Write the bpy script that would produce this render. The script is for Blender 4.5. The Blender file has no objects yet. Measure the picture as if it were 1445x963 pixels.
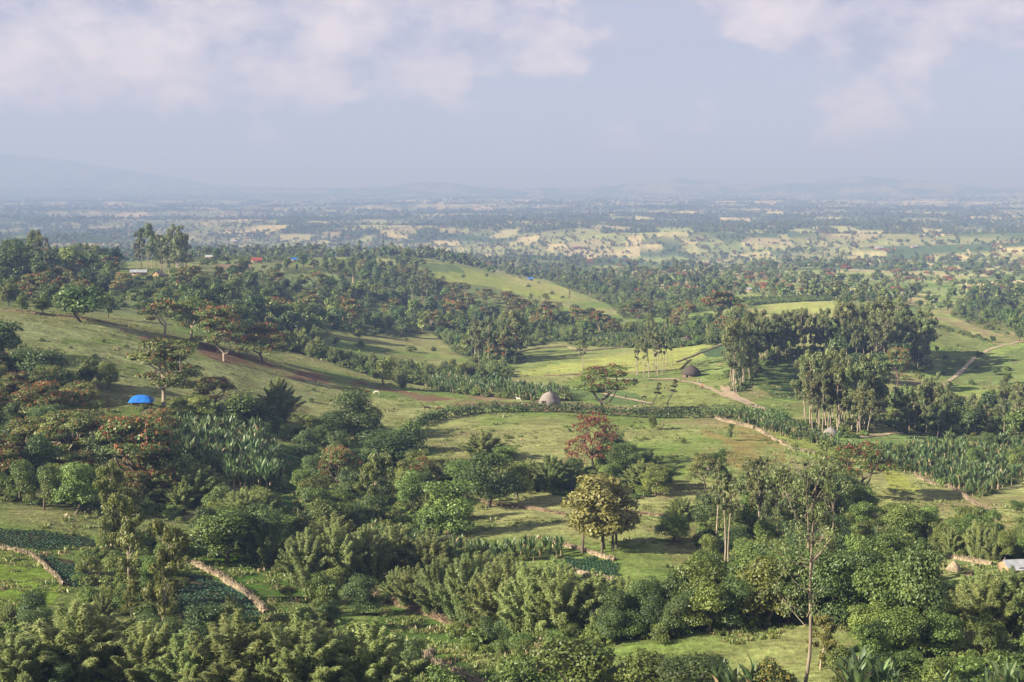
import bpy, math, random
import numpy as np
from mathutils import Vector
sc = bpy.context.scene
COL = sc.collection
rng = np.random.default_rng(7)
R_ = random.Random(11)

# ------------------------------------------------------------------ camera, world, sun, exposure
F, TH, CAMZ = 2000.0, math.radians(6.46), 180.0
cam_d = bpy.data.cameras.new('camera')
cam = bpy.data.objects.new('camera', cam_d); COL.objects.link(cam)
cam.location = (0, 0, CAMZ)
cam.rotation_euler = (math.pi/2 - TH, 0, 0)
cam_d.sensor_width = 36.0
cam_d.lens = F/1445.0*36.0
cam_d.clip_start = 1.0
cam_d.clip_end = 80000.0
sc.camera = cam

SUN_EL, SUN_AZ = math.radians(26), math.radians(-112)     # azimuth measured from +Y (view direction) towards +X
sd = Vector((math.sin(SUN_AZ)*math.cos(SUN_EL), math.cos(SUN_AZ)*math.cos(SUN_EL), math.sin(SUN_EL)))
sun_d = bpy.data.lights.new('sun', 'SUN')
sun_d.energy = 5.0; sun_d.angle = math.radians(0.55); sun_d.color = (1.0, 0.90, 0.71)
sun = bpy.data.objects.new('sun', sun_d); COL.objects.link(sun)
sun.rotation_euler = sd.to_track_quat('Z', 'Y').to_euler()

w = bpy.data.worlds.new("World"); sc.world = w; w.use_nodes = True
nt = w.node_tree; nt.nodes.clear()
def N(nt, t, **kw):
    n = nt.nodes.new(t)
    for k, v in kw.items():
        setattr(n, k, v)
    return n
def L(nt, a, b): nt.links.new(a, b)
sky = N(nt, 'ShaderNodeTexSky', sky_type='NISHITA'); sky.sun_disc = False
sky.sun_elevation = SUN_EL; sky.sun_rotation = SUN_AZ % (2*math.pi)
sky.air_density = 1.0; sky.dust_density = 2.5; sky.altitude = 2000
bg = N(nt, 'ShaderNodeBackground'); bg.inputs['Strength'].default_value = 0.045
st_ = N(nt, 'ShaderNodeMix', data_type='RGBA', blend_type='MULTIPLY'); st_.inputs['Factor'].default_value = 1; st_.inputs['B'].default_value = (1.03, 0.93, 1.04, 1)
L(nt, sky.outputs[0], st_.inputs['A']); L(nt, st_.outputs['Result'], bg.inputs['Color'])
# high thin overcast (veil) with heaped clouds in front of it, over the whole dome
tc = N(nt, 'ShaderNodeTexCoord')
sep = N(nt, 'ShaderNodeSeparateXYZ'); L(nt, tc.outputs['Generated'], sep.inputs[0])
def noise(scale_xyz, loc, sc_, det, rough, dist=0.0):
    m_ = N(nt, 'ShaderNodeMapping'); m_.inputs['Scale'].default_value = scale_xyz; m_.inputs['Location'].default_value = loc
    L(nt, tc.outputs['Generated'], m_.inputs['Vector'])
    n_ = N(nt, 'ShaderNodeTexNoise'); n_.inputs['Scale'].default_value = sc_; n_.inputs['Detail'].default_value = det; n_.inputs['Roughness'].default_value = rough; n_.inputs['Distortion'].default_value = dist
    L(nt, m_.outputs[0], n_.inputs['Vector']); return n_.outputs['Fac']
def mrange(v, a0, a1, b0=0.0, b1=1.0, smooth=False):
    m_ = N(nt, 'ShaderNodeMapRange')
    if smooth: m_.interpolation_type = 'SMOOTHSTEP'
    for k_, x_ in zip(('From Min', 'From Max', 'To Min', 'To Max'), (a0, a1, b0, b1)): m_.inputs[k_].default_value = x_
    L(nt, v, m_.inputs['Value']); return m_.outputs[0]
def mth(op, a_, b_):
    m_ = N(nt, 'ShaderNodeMath', operation=op); L(nt, a_, m_.inputs[0])
    if isinstance(b_, float): m_.inputs[1].default_value = b_
    else: L(nt, b_, m_.inputs[1])
    return m_.outputs[0]
veil = mrange(noise((1, 1, 5), (2.1, .4, 0), 2.2, 4, .5), .30, .62, .45, .96, True)
veil = mth('MULTIPLY', veil, mrange(sep.outputs['Z'], .10, .60, 1.0, .30))
bgv = N(nt, 'ShaderNodeBackground'); bgv.inputs['Color'].default_value = (.262, .268, .345, 1); bgv.inputs['Strength'].default_value = 0.77
mv_ = N(nt, 'ShaderNodeMixShader'); L(nt, veil, mv_.inputs[0]); L(nt, bg.outputs[0], mv_.inputs[1]); L(nt, bgv.outputs[0], mv_.inputs[2])
CLOC = (1.9, 4.4, 2.3)
big = noise((4.2, 4.2, 6.5), CLOC, 1.0, 2, .5); det = noise((4.2, 4.2, 6.5), CLOC, 4.2, 12, .62, .1)
mix_ = mth('ADD', mth('MULTIPLY', big, .72), mth('MULTIPLY', det, .28))
lift = mth('ADD', mrange(sep.outputs['Z'], .030, .105, -.13, .055), mrange(sep.outputs['Z'], .14, .35, 0.0, -.06))
cov = mrange(mth('ADD', mix_, lift), .445, .500, 0, .88, True)
shade = mrange(mth('ADD', mth('MULTIPLY', det, .75), mth('MULTIPLY', big, .25)), .40, .62)
cr = N(nt, 'ShaderNodeValToRGB'); cr.color_ramp.elements[0].position = 0.0; cr.color_ramp.elements[0].color = (.245, .25, .335, 1); cr.color_ramp.elements[1].position = 1.0; cr.color_ramp.elements[1].color = (.52, .46, .47, 1)
L(nt, shade, cr.inputs[0])
bgc = N(nt, 'ShaderNodeBackground'); bgc.inputs['Strength'].default_value = 0.71; L(nt, cr.outputs[0], bgc.inputs['Color'])
mx = N(nt, 'ShaderNodeMixShader'); L(nt, cov, mx.inputs[0]); L(nt, mv_.outputs[0], mx.inputs[1]); L(nt, bgc.outputs[0], mx.inputs[2])
wo = N(nt, 'ShaderNodeOutputWorld'); L(nt, mx.outputs[0], wo.inputs['Surface'])

vs = sc.view_settings
vs.view_transform = 'Standard'; vs.look = 'None'; vs.exposure = 1.46; vs.gamma = 1.0; vs.use_curve_mapping = False
cy = sc.cycles
cy.use_denoising = True
try: cy.denoiser = 'OPENIMAGEDENOISE'
except Exception: pass
cy.max_bounces = 4; cy.diffuse_bounces = 2; cy.glossy_bounces = 1; cy.transmission_bounces = 2; cy.volume_bounces = 0; cy.transparent_max_bounces = 4
cy.use_adaptive_sampling = False

# ------------------------------------------------------------------ haze (air)
HAZE = 0.000132
def material(name):
    m = bpy.data.materials.new(name); m.use_nodes = True; m.node_tree.nodes.clear(); return m
hm = material('haze_air')
pv = N(hm.node_tree, 'ShaderNodeVolumePrincipled')
pv.inputs['Color'].default_value = (0.188, 0.286, 0.590, 1); pv.inputs['Absorption Color'].default_value = (.44, .37, .29, 1); pv.inputs['Density'].default_value = HAZE*1.80; pv.inputs['Anisotropy'].default_value = 0.0
ho = N(hm.node_tree, 'ShaderNodeOutputMaterial'); L(hm.node_tree, pv.outputs[0], ho.inputs['Volume'])

# ------------------------------------------------------------------ helpers: noise, terrain height
def _hash(ix, iy, seed):
    h = (ix.astype(np.int64)*374761393 + iy.astype(np.int64)*668265263 + seed*1442695041) & 0xFFFFFFFF
    h = ((h ^ (h >> 13))*1274126177) & 0xFFFFFFFF
    h = (h ^ (h >> 16)) & 0xFFFFFFFF
    return h.astype(np.float64)/4294967295.0
def vnoise(x, y, seed=0):
    x = np.asarray(x, float); y = np.asarray(y, float)
    ix = np.floor(x); iy = np.floor(y); fx = x-ix; fy = y-iy
    ux = fx*fx*(3-2*fx); uy = fy*fy*(3-2*fy)
    a = _hash(ix, iy, seed); b = _hash(ix+1, iy, seed); c = _hash(ix, iy+1, seed); d = _hash(ix+1, iy+1, seed)
    return (a*(1-ux)+b*ux)*(1-uy) + (c*(1-ux)+d*ux)*uy
def fbm(x, y, seed=0, oct=3):
    s = 0; a = .5; t = 0
    for i in range(oct):
        s = s + a*vnoise(x*2**i+17.3*i, y*2**i-9.1*i, seed+i); t += a; a *= .5
    return s/t
def sstep(a, b, x):
    t = np.clip((x-a)/(b-a), 0, 1); return t*t*(3-2*t)

cT, sT = math.cos(TH), math.sin(TH)
def ray(px, py):
    u = (np.asarray(px, float)-722.5)/F; v = (np.asarray(py, float)-481.5)/F
    return u, cT - v*sT, -sT - v*cT
RR = [100,150,200,250,300,350,400,450,500,560,630,720,850,1000,1200,1500,2000,2700,3500]
PXC = [-500,0,150,300,450,600,750,900,1050,1200,1350,1500,2000]
ROWS = {
 0:   [1140,968,862,775,695,625,555,490,438,446,432,412,392,378,372,374,372,360,346],
 150: [1140,968,862,775,695,622,555,500,452,458,438,414,392,378,372,374,372,360,346],
 300: [1140,968,862,780,705,632,575,528,488,480,455,425,398,380,364,366,368,360,346],
 450: [1140,968,862,790,725,665,612,568,532,508,492,468,435,405,380,364,366,358,346],
 600: [1140,968,865,788,718,660,612,577,556,540,518,492,462,438,402,366,370,362,347],
 750: [1140,968,868,780,710,655,608,577,560,543,520,494,466,442,414,395,388,366,348],
 900: [1140,966,868,772,708,650,607,580,560,536,512,490,466,446,425,404,385,365,348],
 1050:[1140,966,868,785,715,655,612,582,560,530,500,470,448,434,420,403,384,365,348],
 1200:[1140,966,868,785,728,672,628,598,578,545,505,462,433,430,420,402,383,365,348],
 1350:[1140,966,868,792,732,685,640,610,592,565,528,490,462,447,432,412,388,365,348],
 1500:[1140,966,868,795,735,690,648,615,597,568,530,492,465,448,428,400,388,365,348],
}
ROWS[-500] = ROWS[0]; ROWS[2000] = ROWS[1500]
TAB = []
NEAR_R = [0, 20, 50]; NEAR_D = [1.7, 11.0, 27.0]
for c in PXC:
    col = list(NEAR_D)
    for r, row in zip(RR, ROWS[c]):
        u, ry, rz = ray(min(max(c, -100), 1560), row)
        t = r/math.hypot(u, ry); col.append(-rz*t)
    col += [col[-1]*0.3+160*0.7, 162.0, 162.0]
    TAB.append(col)
TAB = np.array(TAB)
RQ = np.log(np.array(NEAR_R + RR + [4500, 8000, 60000])+30.0)
PXA = np.array(PXC, float)
def cub(tab, xs, x, axis_idx):
    pass
def hermite_w(xs, x):
    i = np.clip(np.searchsorted(xs, x, side='right')-1, 0, len(xs)-2)
    h = xs[i+1]-xs[i]; t = np.clip((x-xs[i])/h, 0, 1)
    return i, t, h
def _slopes(tab, xs):          # monotone-ish finite-difference slopes along last axis
    d = np.diff(tab, axis=-1)/np.diff(xs)
    m = np.zeros_like(tab); m[..., 0] = d[..., 0]; m[..., -1] = d[..., -1]
    hw = np.diff(xs); m[..., 1:-1] = (d[..., :-1]*hw[1:]+d[..., 1:]*hw[:-1])/(hw[1:]+hw[:-1])
    return m
SL = _slopes(TAB, RQ)
def drop_tab(px, R):
    q = np.log(R+30.0)
    j, t, h = hermite_w(RQ, q)
    h00 = 2*t**3-3*t**2+1; h10 = t**3-2*t**2+t; h01 = -2*t**3+3*t**2; h11 = t**3-t**2
    def colval(ci):
        return h00*TAB[ci, j]+h10*h*SL[ci, j]+h01*TAB[ci, j+1]+h11*h*SL[ci, j+1]
    i, s, _ = hermite_w(PXA, np.clip(px, PXA[0], PXA[-1]-1e-6))
    p0 = colval(np.maximum(i-1, 0)); p1 = colval(i); p2 = colval(i+1); p3 = colval(np.minimum(i+2, len(PXA)-1))
    return 0.5*((2*p1)+(-p0+p2)*s+(2*p0-5*p1+4*p2-p3)*s**2+(-p0+3*p1-3*p2+p3)*s**3)
GR = np.array([50,100,150,200,300,400,500,700,1000,2000,3500,60000.]); GV = np.array([1400,1140,967,865,712,612,560,492,430,380,347,262.])
HILLP = np.array([-900,-500,-200,-60,0,40,100,150,200,250,300,350,400,450,520,2000.])
HILLH = np.array([200,420,560,572,570,550,480,400,300,200,110,50,20,5,0,0.])*1.0
H2P = np.array([-500,540,570,600,640,690,735,800,850,890,930,955,985,1030,1080,1150,1185,1222,1260,1300,1320,1380,1440,1500,1700,2200.])
H2R = np.array([266,264,258,256,257,263,264,264,262,258,254,250,255,259,257,256,251,247,250,254,256,263,264,262,262,264.])
BUMPS = []                                           # (x, y, radius, height) small knolls
def H(x, y):
    x = np.asarray(x, float); y = np.asarray(y, float)
    R = np.hypot(x, y)+1e-6; a = np.clip(np.arctan2(x, y), -0.62, 0.62)
    v = (np.interp(R, GR, GV)-481.5)/F
    px = 722.5+F*np.tan(a)*(cT-v*sT)
    z = CAMZ-drop_tab(px, R)
    nr = sstep(90, 160, R)
    z = z + nr*(fbm(x/55, y/55, 3, 3)-.5)*2.6*(1-0.4*sstep(300, 500, R)) + nr*(fbm(x/11, y/11, 9, 2)-.5)*0.7*(1-sstep(1200, 2500, R))
    far = sstep(1300, 3400, R)
    rid = 1-np.abs(2*fbm(x/1500+3.1, y/1500, 21, 3)-1)
    z = z + far*((rid-.72)*62*(1+.55*np.exp(-((R-3300)/1500)**2))*(1-.5*sstep(9000, 16000, R)) + (fbm(x/420, y/420, 31, 2)-.5)*20)
    m1 = np.interp(px, HILLP, HILLH)
    z = z + m1*np.exp(-((R-23500)/3200)**2)*(0.93+0.14*fbm(x/900, y/900, 41, 3))
    hr = np.interp(px, H2P, H2R); hh = np.maximum(162-(hr-255)/F*16500, 0)-16
    z = z + np.maximum(hh, 0)*np.exp(-((R-16500)/1500)**2)*(0.94+0.12*fbm(x/500, y/500, 43, 3))
    for bx, by, br, bh in BUMPS:
        z = z + bh*np.exp(-((x-bx)**2+(y-by)**2)/br**2)
    return z
RS = np.concatenate([np.linspace(70, 700, 420), np.geomspace(703, 30000, 420)])
def at_many(px, py):
    """ground points seen at photo pixels px, py"""
    px = np.atleast_1d(np.asarray(px, float)); py = np.atleast_1d(np.asarray(py, float))
    u, ry, rz = ray(px, py); hl = np.hypot(u, ry)
    out = np.zeros((len(px), 3))
    for s in range(0, len(px), 400):
        e = slice(s, s+400)
        T = RS[None, :]/hl[e, None]
        X = u[e, None]*T; Y = ry[e, None]*T; Z = CAMZ+rz[e, None]*T
        G = H(X, Y); dlt = Z-G; under = dlt < 0
        k = np.where(under.any(1), under.argmax(1), len(RS)-1); k = np.maximum(k, 1)
        ii = np.arange(len(k)); d0 = dlt[ii, k-1]; d1 = dlt[ii, k]
        f = np.clip(d0/(d0-d1+1e-9), 0, 1); t = T[ii, k-1]*(1-f)+T[ii, k]*f
        out[e, 0] = u[e]*t; out[e, 1] = ry[e]*t
    out[:, 2] = H(out[:, 0], out[:, 1])
    return out
def at(px, py):
    return at_many([px], [py])[0]
for (px, R, br, bh) in [(1075, 176, 24, 3.6), (905, 168, 15, 2.0), (1240, 172, 12, 1.2)]:
    a = math.atan((px-722.5)/F*1.02)
    BUMPS.append((R*math.sin(a), R*math.cos(a), br, bh))

# ------------------------------------------------------------------ mesh helpers
def new_mesh(name, V, quads=None, tris=None, mats=(), midx=None, tint=None, smooth=False):
    V = np.asarray(V, np.float32).reshape(-1, 3)
    me = bpy.data.meshes.new(name)
    nq = 0 if quads is None else len(quads); ntr = 0 if tris is None else len(tris)
    me.vertices.add(len(V)); me.vertices.foreach_set('co', V.ravel())
    loops = []
    if nq: loops.append(np.asarray(quads, np.int32).ravel())
    if ntr: loops.append(np.asarray(tris, np.int32).ravel())
    loops = np.concatenate(loops)
    me.loops.add(len(loops)); me.loops.foreach_set('vertex_index', loops)
    st = np.concatenate([np.arange(nq)*4, nq*4+np.arange(ntr)*3]).astype(np.int32)
    tot = np.concatenate([np.full(nq, 4), np.full(ntr, 3)]).astype(np.int32)
    me.polygons.add(nq+ntr); me.polygons.foreach_set('loop_start', st); me.polygons.foreach_set('loop_total', tot)
    for m in mats: me.materials.append(m)
    if midx is not None: me.polygons.foreach_set('material_index', np.asarray(midx, np.int32))
    if smooth: me.polygons.foreach_set('use_smooth', np.ones(nq+ntr, bool))
    if tint is not None:
        at_ = me.attributes.new('tint', 'FLOAT', 'FACE'); at_.data.foreach_set('value', np.asarray(tint, np.float32))
    me.update(calc_edges=True)
    return me
class Geo:
    """collects quads with a material index and a tint value"""
    def __init__(s): s.V = []; s.Q = []; s.M = []; s.T = []; s.n = 0
    def add(s, V, Q, m=0, t=0.5):
        V = np.asarray(V, float).reshape(-1, 3); Q = np.asarray(Q, int).reshape(-1, 4)
        s.V.append(V); s.Q.append(Q+s.n); s.M.append(np.full(len(Q), m)); s.T.append(np.broadcast_to(np.asarray(t, float), (len(Q),)).copy()); s.n += len(V)
    def mesh(s, name, mats, only=None, smooth=False):
        V = np.concatenate(s.V); Q = np.concatenate(s.Q); M = np.concatenate(s.M); T = np.concatenate(s.T)
        if only is not None:
            k = M == only; Q = Q[k]; T = T[k]
            used, inv = np.unique(Q.ravel(), return_inverse=True)
            V = V[used]; Q = inv.reshape(-1, 4)
            return new_mesh(name, V, Q, mats=[mats[only]], tint=T, smooth=smooth)
        return new_mesh(name, V, Q, mats=mats, midx=M, tint=T, smooth=smooth)
    def has(s, m): return any((k == m).any() for k in s.M)
def unit(v): return v/np.maximum(np.linalg.norm(v, axis=-1, keepdims=True), 1e-9)
def leaves(g, C, Nn, size, aspect=1.0, m=0, t=0.5, along=None, r=None):
    """diamond leaf quads: centres C, normals Nn"""
    r = r or rng
    n = len(C); Nn = unit(Nn)
    if along is None:
        a = unit(np.cross(Nn, r.normal(size=(n, 3))))
    else:
        a = unit(along-np.sum(along*Nn, 1, keepdims=True)*Nn)
    b = np.cross(Nn, a)
    size = np.broadcast_to(size, (n,))[:, None]
    ha = a*size*0.5*aspect; hb = b*size*0.5
    V = np.stack([C-ha, C+hb*1.0-ha*0.1, C+ha, C-hb-ha*0.1], 1).reshape(-1, 3)
    g.add(V, np.arange(n*4).reshape(-1, 4), m, t)
def tube(g, pts, rad, sides=6, m=0, t=0.5):
    pts = np.asarray(pts, float); rad = np.asarray(rad, float); k = len(pts)
    d = unit(np.gradient(pts, axis=0)); ref = np.array([0.31, 0.95, 0.05])
    a = unit(np.cross(d, ref)); b = np.cross(d, a)
    th = np.arange(sides)/sides*2*np.pi
    V = pts[:, None]+rad[:, None, None]*(a[:, None]*np.cos(th)[None, :, None]+b[:, None]*np.sin(th)[None, :, None])
    i = np.arange(k-1)[:, None]; j = np.arange(sides)[None, :]; j2 = (j+1) % sides
    Q = np.stack([i*sides+j, i*sides+j2, (i+1)*sides+j2, (i+1)*sides+j], -1).reshape(-1, 4)
    g.add(V.reshape(-1, 3), Q, m, t)
def box(g, c, s, rz=0, m=0, t=0.5, tilt=0):
    x, y, z = np.array(s)/2
    V = np.array([[-x,-y,-z],[x,-y,-z],[x,y,-z],[-x,y,-z],[-x,-y,z],[x,-y,z],[x,y,z],[-x,y,z]], float)
    if tilt:
        ct, st = math.cos(tilt), math.sin(tilt); V = np.stack([V[:,0]*ct+V[:,2]*st, V[:,1], -V[:,0]*st+V[:,2]*ct], 1)
    cz, sz = math.cos(rz), math.sin(rz)
    V = np.stack([V[:,0]*cz-V[:,1]*sz, V[:,0]*sz+V[:,1]*cz, V[:,2]], 1)+np.array(c)
    g.add(V, [[0,3,2,1],[4,5,6,7],[0,1,5,4],[1,2,6,5],[2,3,7,6],[3,0,4,7]], m, t)

# ------------------------------------------------------------------ materials
def leaf_mat(name, c1, c2, trans=0.28, gloss=0.03, rnd=0.27, huev=0.035):
    m = material(name); t = m.node_tree
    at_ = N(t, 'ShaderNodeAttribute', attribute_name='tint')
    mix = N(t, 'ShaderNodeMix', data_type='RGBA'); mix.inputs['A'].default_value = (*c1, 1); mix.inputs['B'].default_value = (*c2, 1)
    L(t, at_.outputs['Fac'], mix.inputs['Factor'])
    oi = N(t, 'ShaderNodeObjectInfo')
    hs = N(t, 'ShaderNodeHueSaturation')
    mr = N(t, 'ShaderNodeMapRange'); mr.inputs['To Min'].default_value = 0.5-huev; mr.inputs['To Max'].default_value = 0.5+huev*0.5
    L(t, oi.outputs['Random'], mr.inputs['Value']); L(t, mr.outputs[0], hs.inputs['Hue'])
    mul = N(t, 'ShaderNodeMath', operation='MULTIPLY'); mul.inputs[1].default_value = 7.31
    fr = N(t, 'ShaderNodeMath', operation='FRACT'); L(t, oi.outputs['Random'], mul.inputs[0]); L(t, mul.outputs[0], fr.inputs[0])
    mv = N(t, 'ShaderNodeMapRange'); mv.inputs['To Min'].default_value = 1-rnd; mv.inputs['To Max'].default_value = 1+rnd
    L(t, fr.outputs[0], mv.inputs['Value']); L(t, mv.outputs[0], hs.inputs['Value'])
    L(t, mix.outputs['Result'], hs.inputs['Color'])
    df = N(t, 'ShaderNodeBsdfDiffuse'); tr = N(t, 'ShaderNodeBsdfTranslucent'); L(t, hs.outputs[0], df.inputs[0]); L(t, hs.outputs[0], tr.inputs[0])
    ms = N(t, 'ShaderNodeMixShader'); ms.inputs[0].default_value = trans; L(t, df.outputs[0], ms.inputs[1]); L(t, tr.outputs[0], ms.inputs[2])
    gl = N(t, 'ShaderNodeBsdfGlossy'); gl.inputs['Roughness'].default_value = 0.5; gl.inputs['Color'].default_value = (.9, .95, 1, 1)
    m2 = N(t, 'ShaderNodeMixShader'); m2.inputs[0].default_value = gloss; L(t, ms.outputs[0], m2.inputs[1]); L(t, gl.outputs[0], m2.inputs[2])
    o = N(t, 'ShaderNodeOutputMaterial'); L(t, m2.outputs[0], o.inputs['Surface'])
    return m
def solid_mat(name, c1, c2, scale=2.0, rough=0.9, bump=0.3, stretch=(1,1,1), coords='Object', detail=4, metallic=0):
    m = material(name); t = m.node_tree
    tc = N(t, 'ShaderNodeTexCoord'); mp = N(t, 'ShaderNodeMapping'); mp.inputs['Scale'].default_value = stretch
    L(t, tc.outputs[coords], mp.inputs[0])
    n = N(t, 'ShaderNodeTexNoise'); n.inputs['Scale'].default_value = scale; n.inputs['Detail'].default_value = detail; L(t, mp.outputs[0], n.inputs['Vector'])
    mr = N(t, 'ShaderNodeMapRange'); mr.inputs['From Min'].default_value = .3; mr.inputs['From Max'].default_value = .7; L(t, n.outputs['Fac'], mr.inputs['Value'])
    mix = N(t, 'ShaderNodeMix', data_type='RGBA'); mix.inputs['A'].default_value = (*c1, 1); mix.inputs['B'].default_value = (*c2, 1); L(t, mr.outputs[0], mix.inputs['Factor'])
    b = N(t, 'ShaderNodeBsdfPrincipled'); b.inputs['Roughness'].default_value = rough; b.inputs['Specular IOR Level'].default_value = 0.25; b.inputs['Metallic'].default_value = metallic
    L(t, mix.outputs['Result'], b.inputs['Base Color'])
    bp = N(t, 'ShaderNodeBump'); bp.inputs['Strength'].default_value = bump; bp.inputs['Distance'].default_value = 0.1; L(t, n.outputs['Fac'], bp.inputs['Height']); L(t, bp.outputs[0], b.inputs['Normal'])
    o = N(t, 'ShaderNodeOutputMaterial'); L(t, b.outputs[0], o.inputs['Surface'])
    return m
M = {}
M['bark'] = solid_mat('bark_brown', (.08,.06,.045), (.17,.14,.11), 3, stretch=(1,1,.3))
M['barkpale'] = solid_mat('bark_pale', (.20,.16,.12), (.42,.36,.29), 2.5, stretch=(1,1,.25))
M['bark_mid'] = solid_mat('bark_grey_brown', (.13,.105,.08), (.29,.245,.19), 2.5, stretch=(1,1,.25))
M['bark_dark'] = solid_mat('bark_dark', (.035,.03,.025), (.09,.075,.06), 3)
M['broad'] = leaf_mat('leaf_broad', (.055,.098,.020), (.215,.290,.070))
M['oak'] = leaf_mat('leaf_deep_green', (.033,.066,.020), (.135,.205,.060), rnd=.25, huev=.02)
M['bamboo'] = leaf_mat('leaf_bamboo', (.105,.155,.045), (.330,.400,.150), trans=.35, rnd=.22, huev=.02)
M['acacia'] = leaf_mat('leaf_acacia', (.065,.098,.024), (.210,.260,.072), rnd=.25)
M['euc'] = leaf_mat('leaf_eucalyptus', (.080,.112,.040), (.250,.300,.120), gloss=.03, rnd=.25)
M['yeuc'] = leaf_mat('leaf_young_eucalyptus', (.085,.112,.028), (.250,.275,.075), rnd=.2)
M['olive'] = leaf_mat('leaf_olive', (.120,.120,.032), (.360,.350,.115), rnd=.05, huev=.01)
M['enset'] = leaf_mat('leaf_banana', (.030,.075,.025), (.190,.285,.105), trans=.35, gloss=.04, rnd=.25, huev=.025)
M['blossom'] = leaf_mat('blossom_red', (.16,.055,.034), (.35,.130,.078), trans=.2, rnd=.25, huev=.006)
M['rust'] = leaf_mat('blossom_rust', (.19,.083,.040), (.40,.170,.078), trans=.2, rnd=.3, huev=.006)
M['yellow'] = leaf_mat('blossom_yellow', (.45,.26,.02), (.70,.42,.03), trans=.2, rnd=.1, huev=.005)
M['dry'] = leaf_mat('dry_stalk', (.15,.11,.06), (.42,.33,.20), trans=.1, rnd=.15, huev=.01)
M['cabbage'] = leaf_mat('leaf_cabbage', (.025,.065,.035), (.060,.120,.060), trans=.15, gloss=.02)
M['grass'] = leaf_mat('leaf_grass', (.10,.15,.035), (.26,.31,.10), trans=.3, rnd=.2)

# ------------------------------------------------------------------ plant builders (metric, base at the origin)
def sph(r, n, zmin=-1.0):
    v = unit(r.normal(size=(int(n*1.6)+8, 3))); v = v[v[:, 2] > zmin]
    while len(v) < n:
        v = np.concatenate([v, v])
    return v[:n]
def lobes_leaves(g, r, lobes, n, size, m=1, flat=1.0, up=.35, zmin=-.55, aspect=1.3, droop=0, fill=.12):
    """lobes: list of (centre, radii); leaves on their shells, upper parts first"""
    lob = np.array([np.r_[c, rd] for c, rd in lobes]); wts = (lob[:, 3]*lob[:, 4]+lob[:, 3]*lob[:, 5]); wts /= wts.sum()
    cnt = r.multinomial(n, wts)
    for (row, k) in zip(lob, cnt):
        if k < 1: continue
        d = sph(r, k, zmin)
        rad = np.where(r.random(k) < fill, r.uniform(.35, .8, k), r.uniform(.78, 1.08, k))
        kv = r.normal(size=(4, 3))*3.2; ph = r.uniform(0, 6.28, 4); f_ = np.cos(d@kv.T+ph).sum(1)/4
        rad = rad*(1+.34*f_); hole = (np.cos(d@(kv[:2].T*1.7)+ph[2:]).sum(1) < -1.15) & (r.random(k) < .8)
        d, rad, f_ = d[~hole], rad[~hole], f_[~hole]; k = len(d)
        if k < 1: continue
        C = row[:3]+d*rad[:, None]*row[3:6]
        Nn = d*np.array([1, 1, 1/flat])*0.75+r.normal(size=(k, 3))*0.5+np.array([0, 0, up])
        along = None
        if droop: along = np.tile([0, 0, -1.], (k, 1))+r.normal(size=(k, 3))*(1-droop)
        base = r.uniform(.2, .7)
        tt = np.clip(base+r.normal(size=k)*.2+f_*.2, 0, 1)
        leaves(g, C, Nn, size*r.uniform(.6, 1.35, k), aspect, m, tt, along, r)
def branch(g, r, a, b, r0, r1, bend=.12, k=5, sides=5, m=0):
    a = np.array(a, float); b = np.array(b, float); L_ = np.linalg.norm(b-a)
    s = np.linspace(0, 1, k)[:, None]
    off = r.normal(size=3)*bend*L_; P = a+(b-a)*s+np.sin(s*np.pi)*off
    P[:, 2] += (np.sin(s[:, 0]*np.pi)*-.08*L_)
    tube(g, P, np.linspace(r0, r1, k), sides, m)
    return P
def b_broad(r, n=10500, size=.25, Hh=10., W=9., nl=14, mats=('bark','broad'), zlow=.28, lean=0.4, dense=True):
    g = Geo(); fork = np.array([r.normal()*lean, r.normal()*lean, Hh*r.uniform(.2, .3)])
    tube(g, [[0,0,-1.2],[0,0,.2],fork*.55,fork], [.42,.34,.27,.22], 8)
    lobes = []
    for i in range(nl):
        th = i*2.4+r.uniform(-.4, .4); zz = r.uniform(zlow, .93); env = math.sqrt(max(0.05, 1-((zz-.55)/.52)**2))
        rr = r.uniform(.35, 1)*env*W*.34
        rad = r.uniform(.14, .24)*W
        c = np.array([math.cos(th)*rr, math.sin(th)*rr, min(zz*Hh, Hh-rad*.75)])
        lobes.append((c, (rad, rad, rad*r.uniform(.62, .85))))
        if i < 9: branch(g, r, fork, c, .15, .04)
    lobes.append((np.array([0, 0, Hh*.6]), (W*.27, W*.27, Hh*.25)))
    lobes_leaves(g, r, lobes, n, size)
    return g
def b_oak(r, n=11500, size=.25): return b_broad(r, n, size, 11., 10., 20, ('bark','oak'), .2)
def b_olive(r, n=17000, size=.34):
    g = Geo(); lobes = []
    for i, (dx, dy) in enumerate([(-2.2, .4), (0.2, -.5), (.9, .9), (1.7, -.3), (2.5, .6)]):
        top = np.array([dx*.75, dy, 8.5+r.uniform(-.5, 1.5)])
        tube(g, [[dx, dy, -1.2], [dx, dy, .3], [dx*.95+r.normal()*.1, dy, 4], top], [.21, .17, .14, .08], 7)
        for k in range(4):
            th = r.uniform(0, 6.28); branch(g, r, [dx*.9, dy, r.uniform(4.5, 7.5)], [math.cos(th)*3.6, math.sin(th)*3.4, r.uniform(7, 11.5)], .07, .03)
    for i in range(46):
        th = i*2.4; zz = r.uniform(3.8, 12.6); e = math.sqrt(max(.04, 1-((zz-8)/5.2)**2)); rr = r.uniform(.3, 1.0)*e*4.4
        rad = r.uniform(1.1, 1.8); lobes.append((np.array([math.cos(th)*rr, math.sin(th)*rr, zz]), (rad, rad, rad*.8)))
    lobes_leaves(g, r, lobes, n, size, zmin=-.7)
    return g
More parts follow.
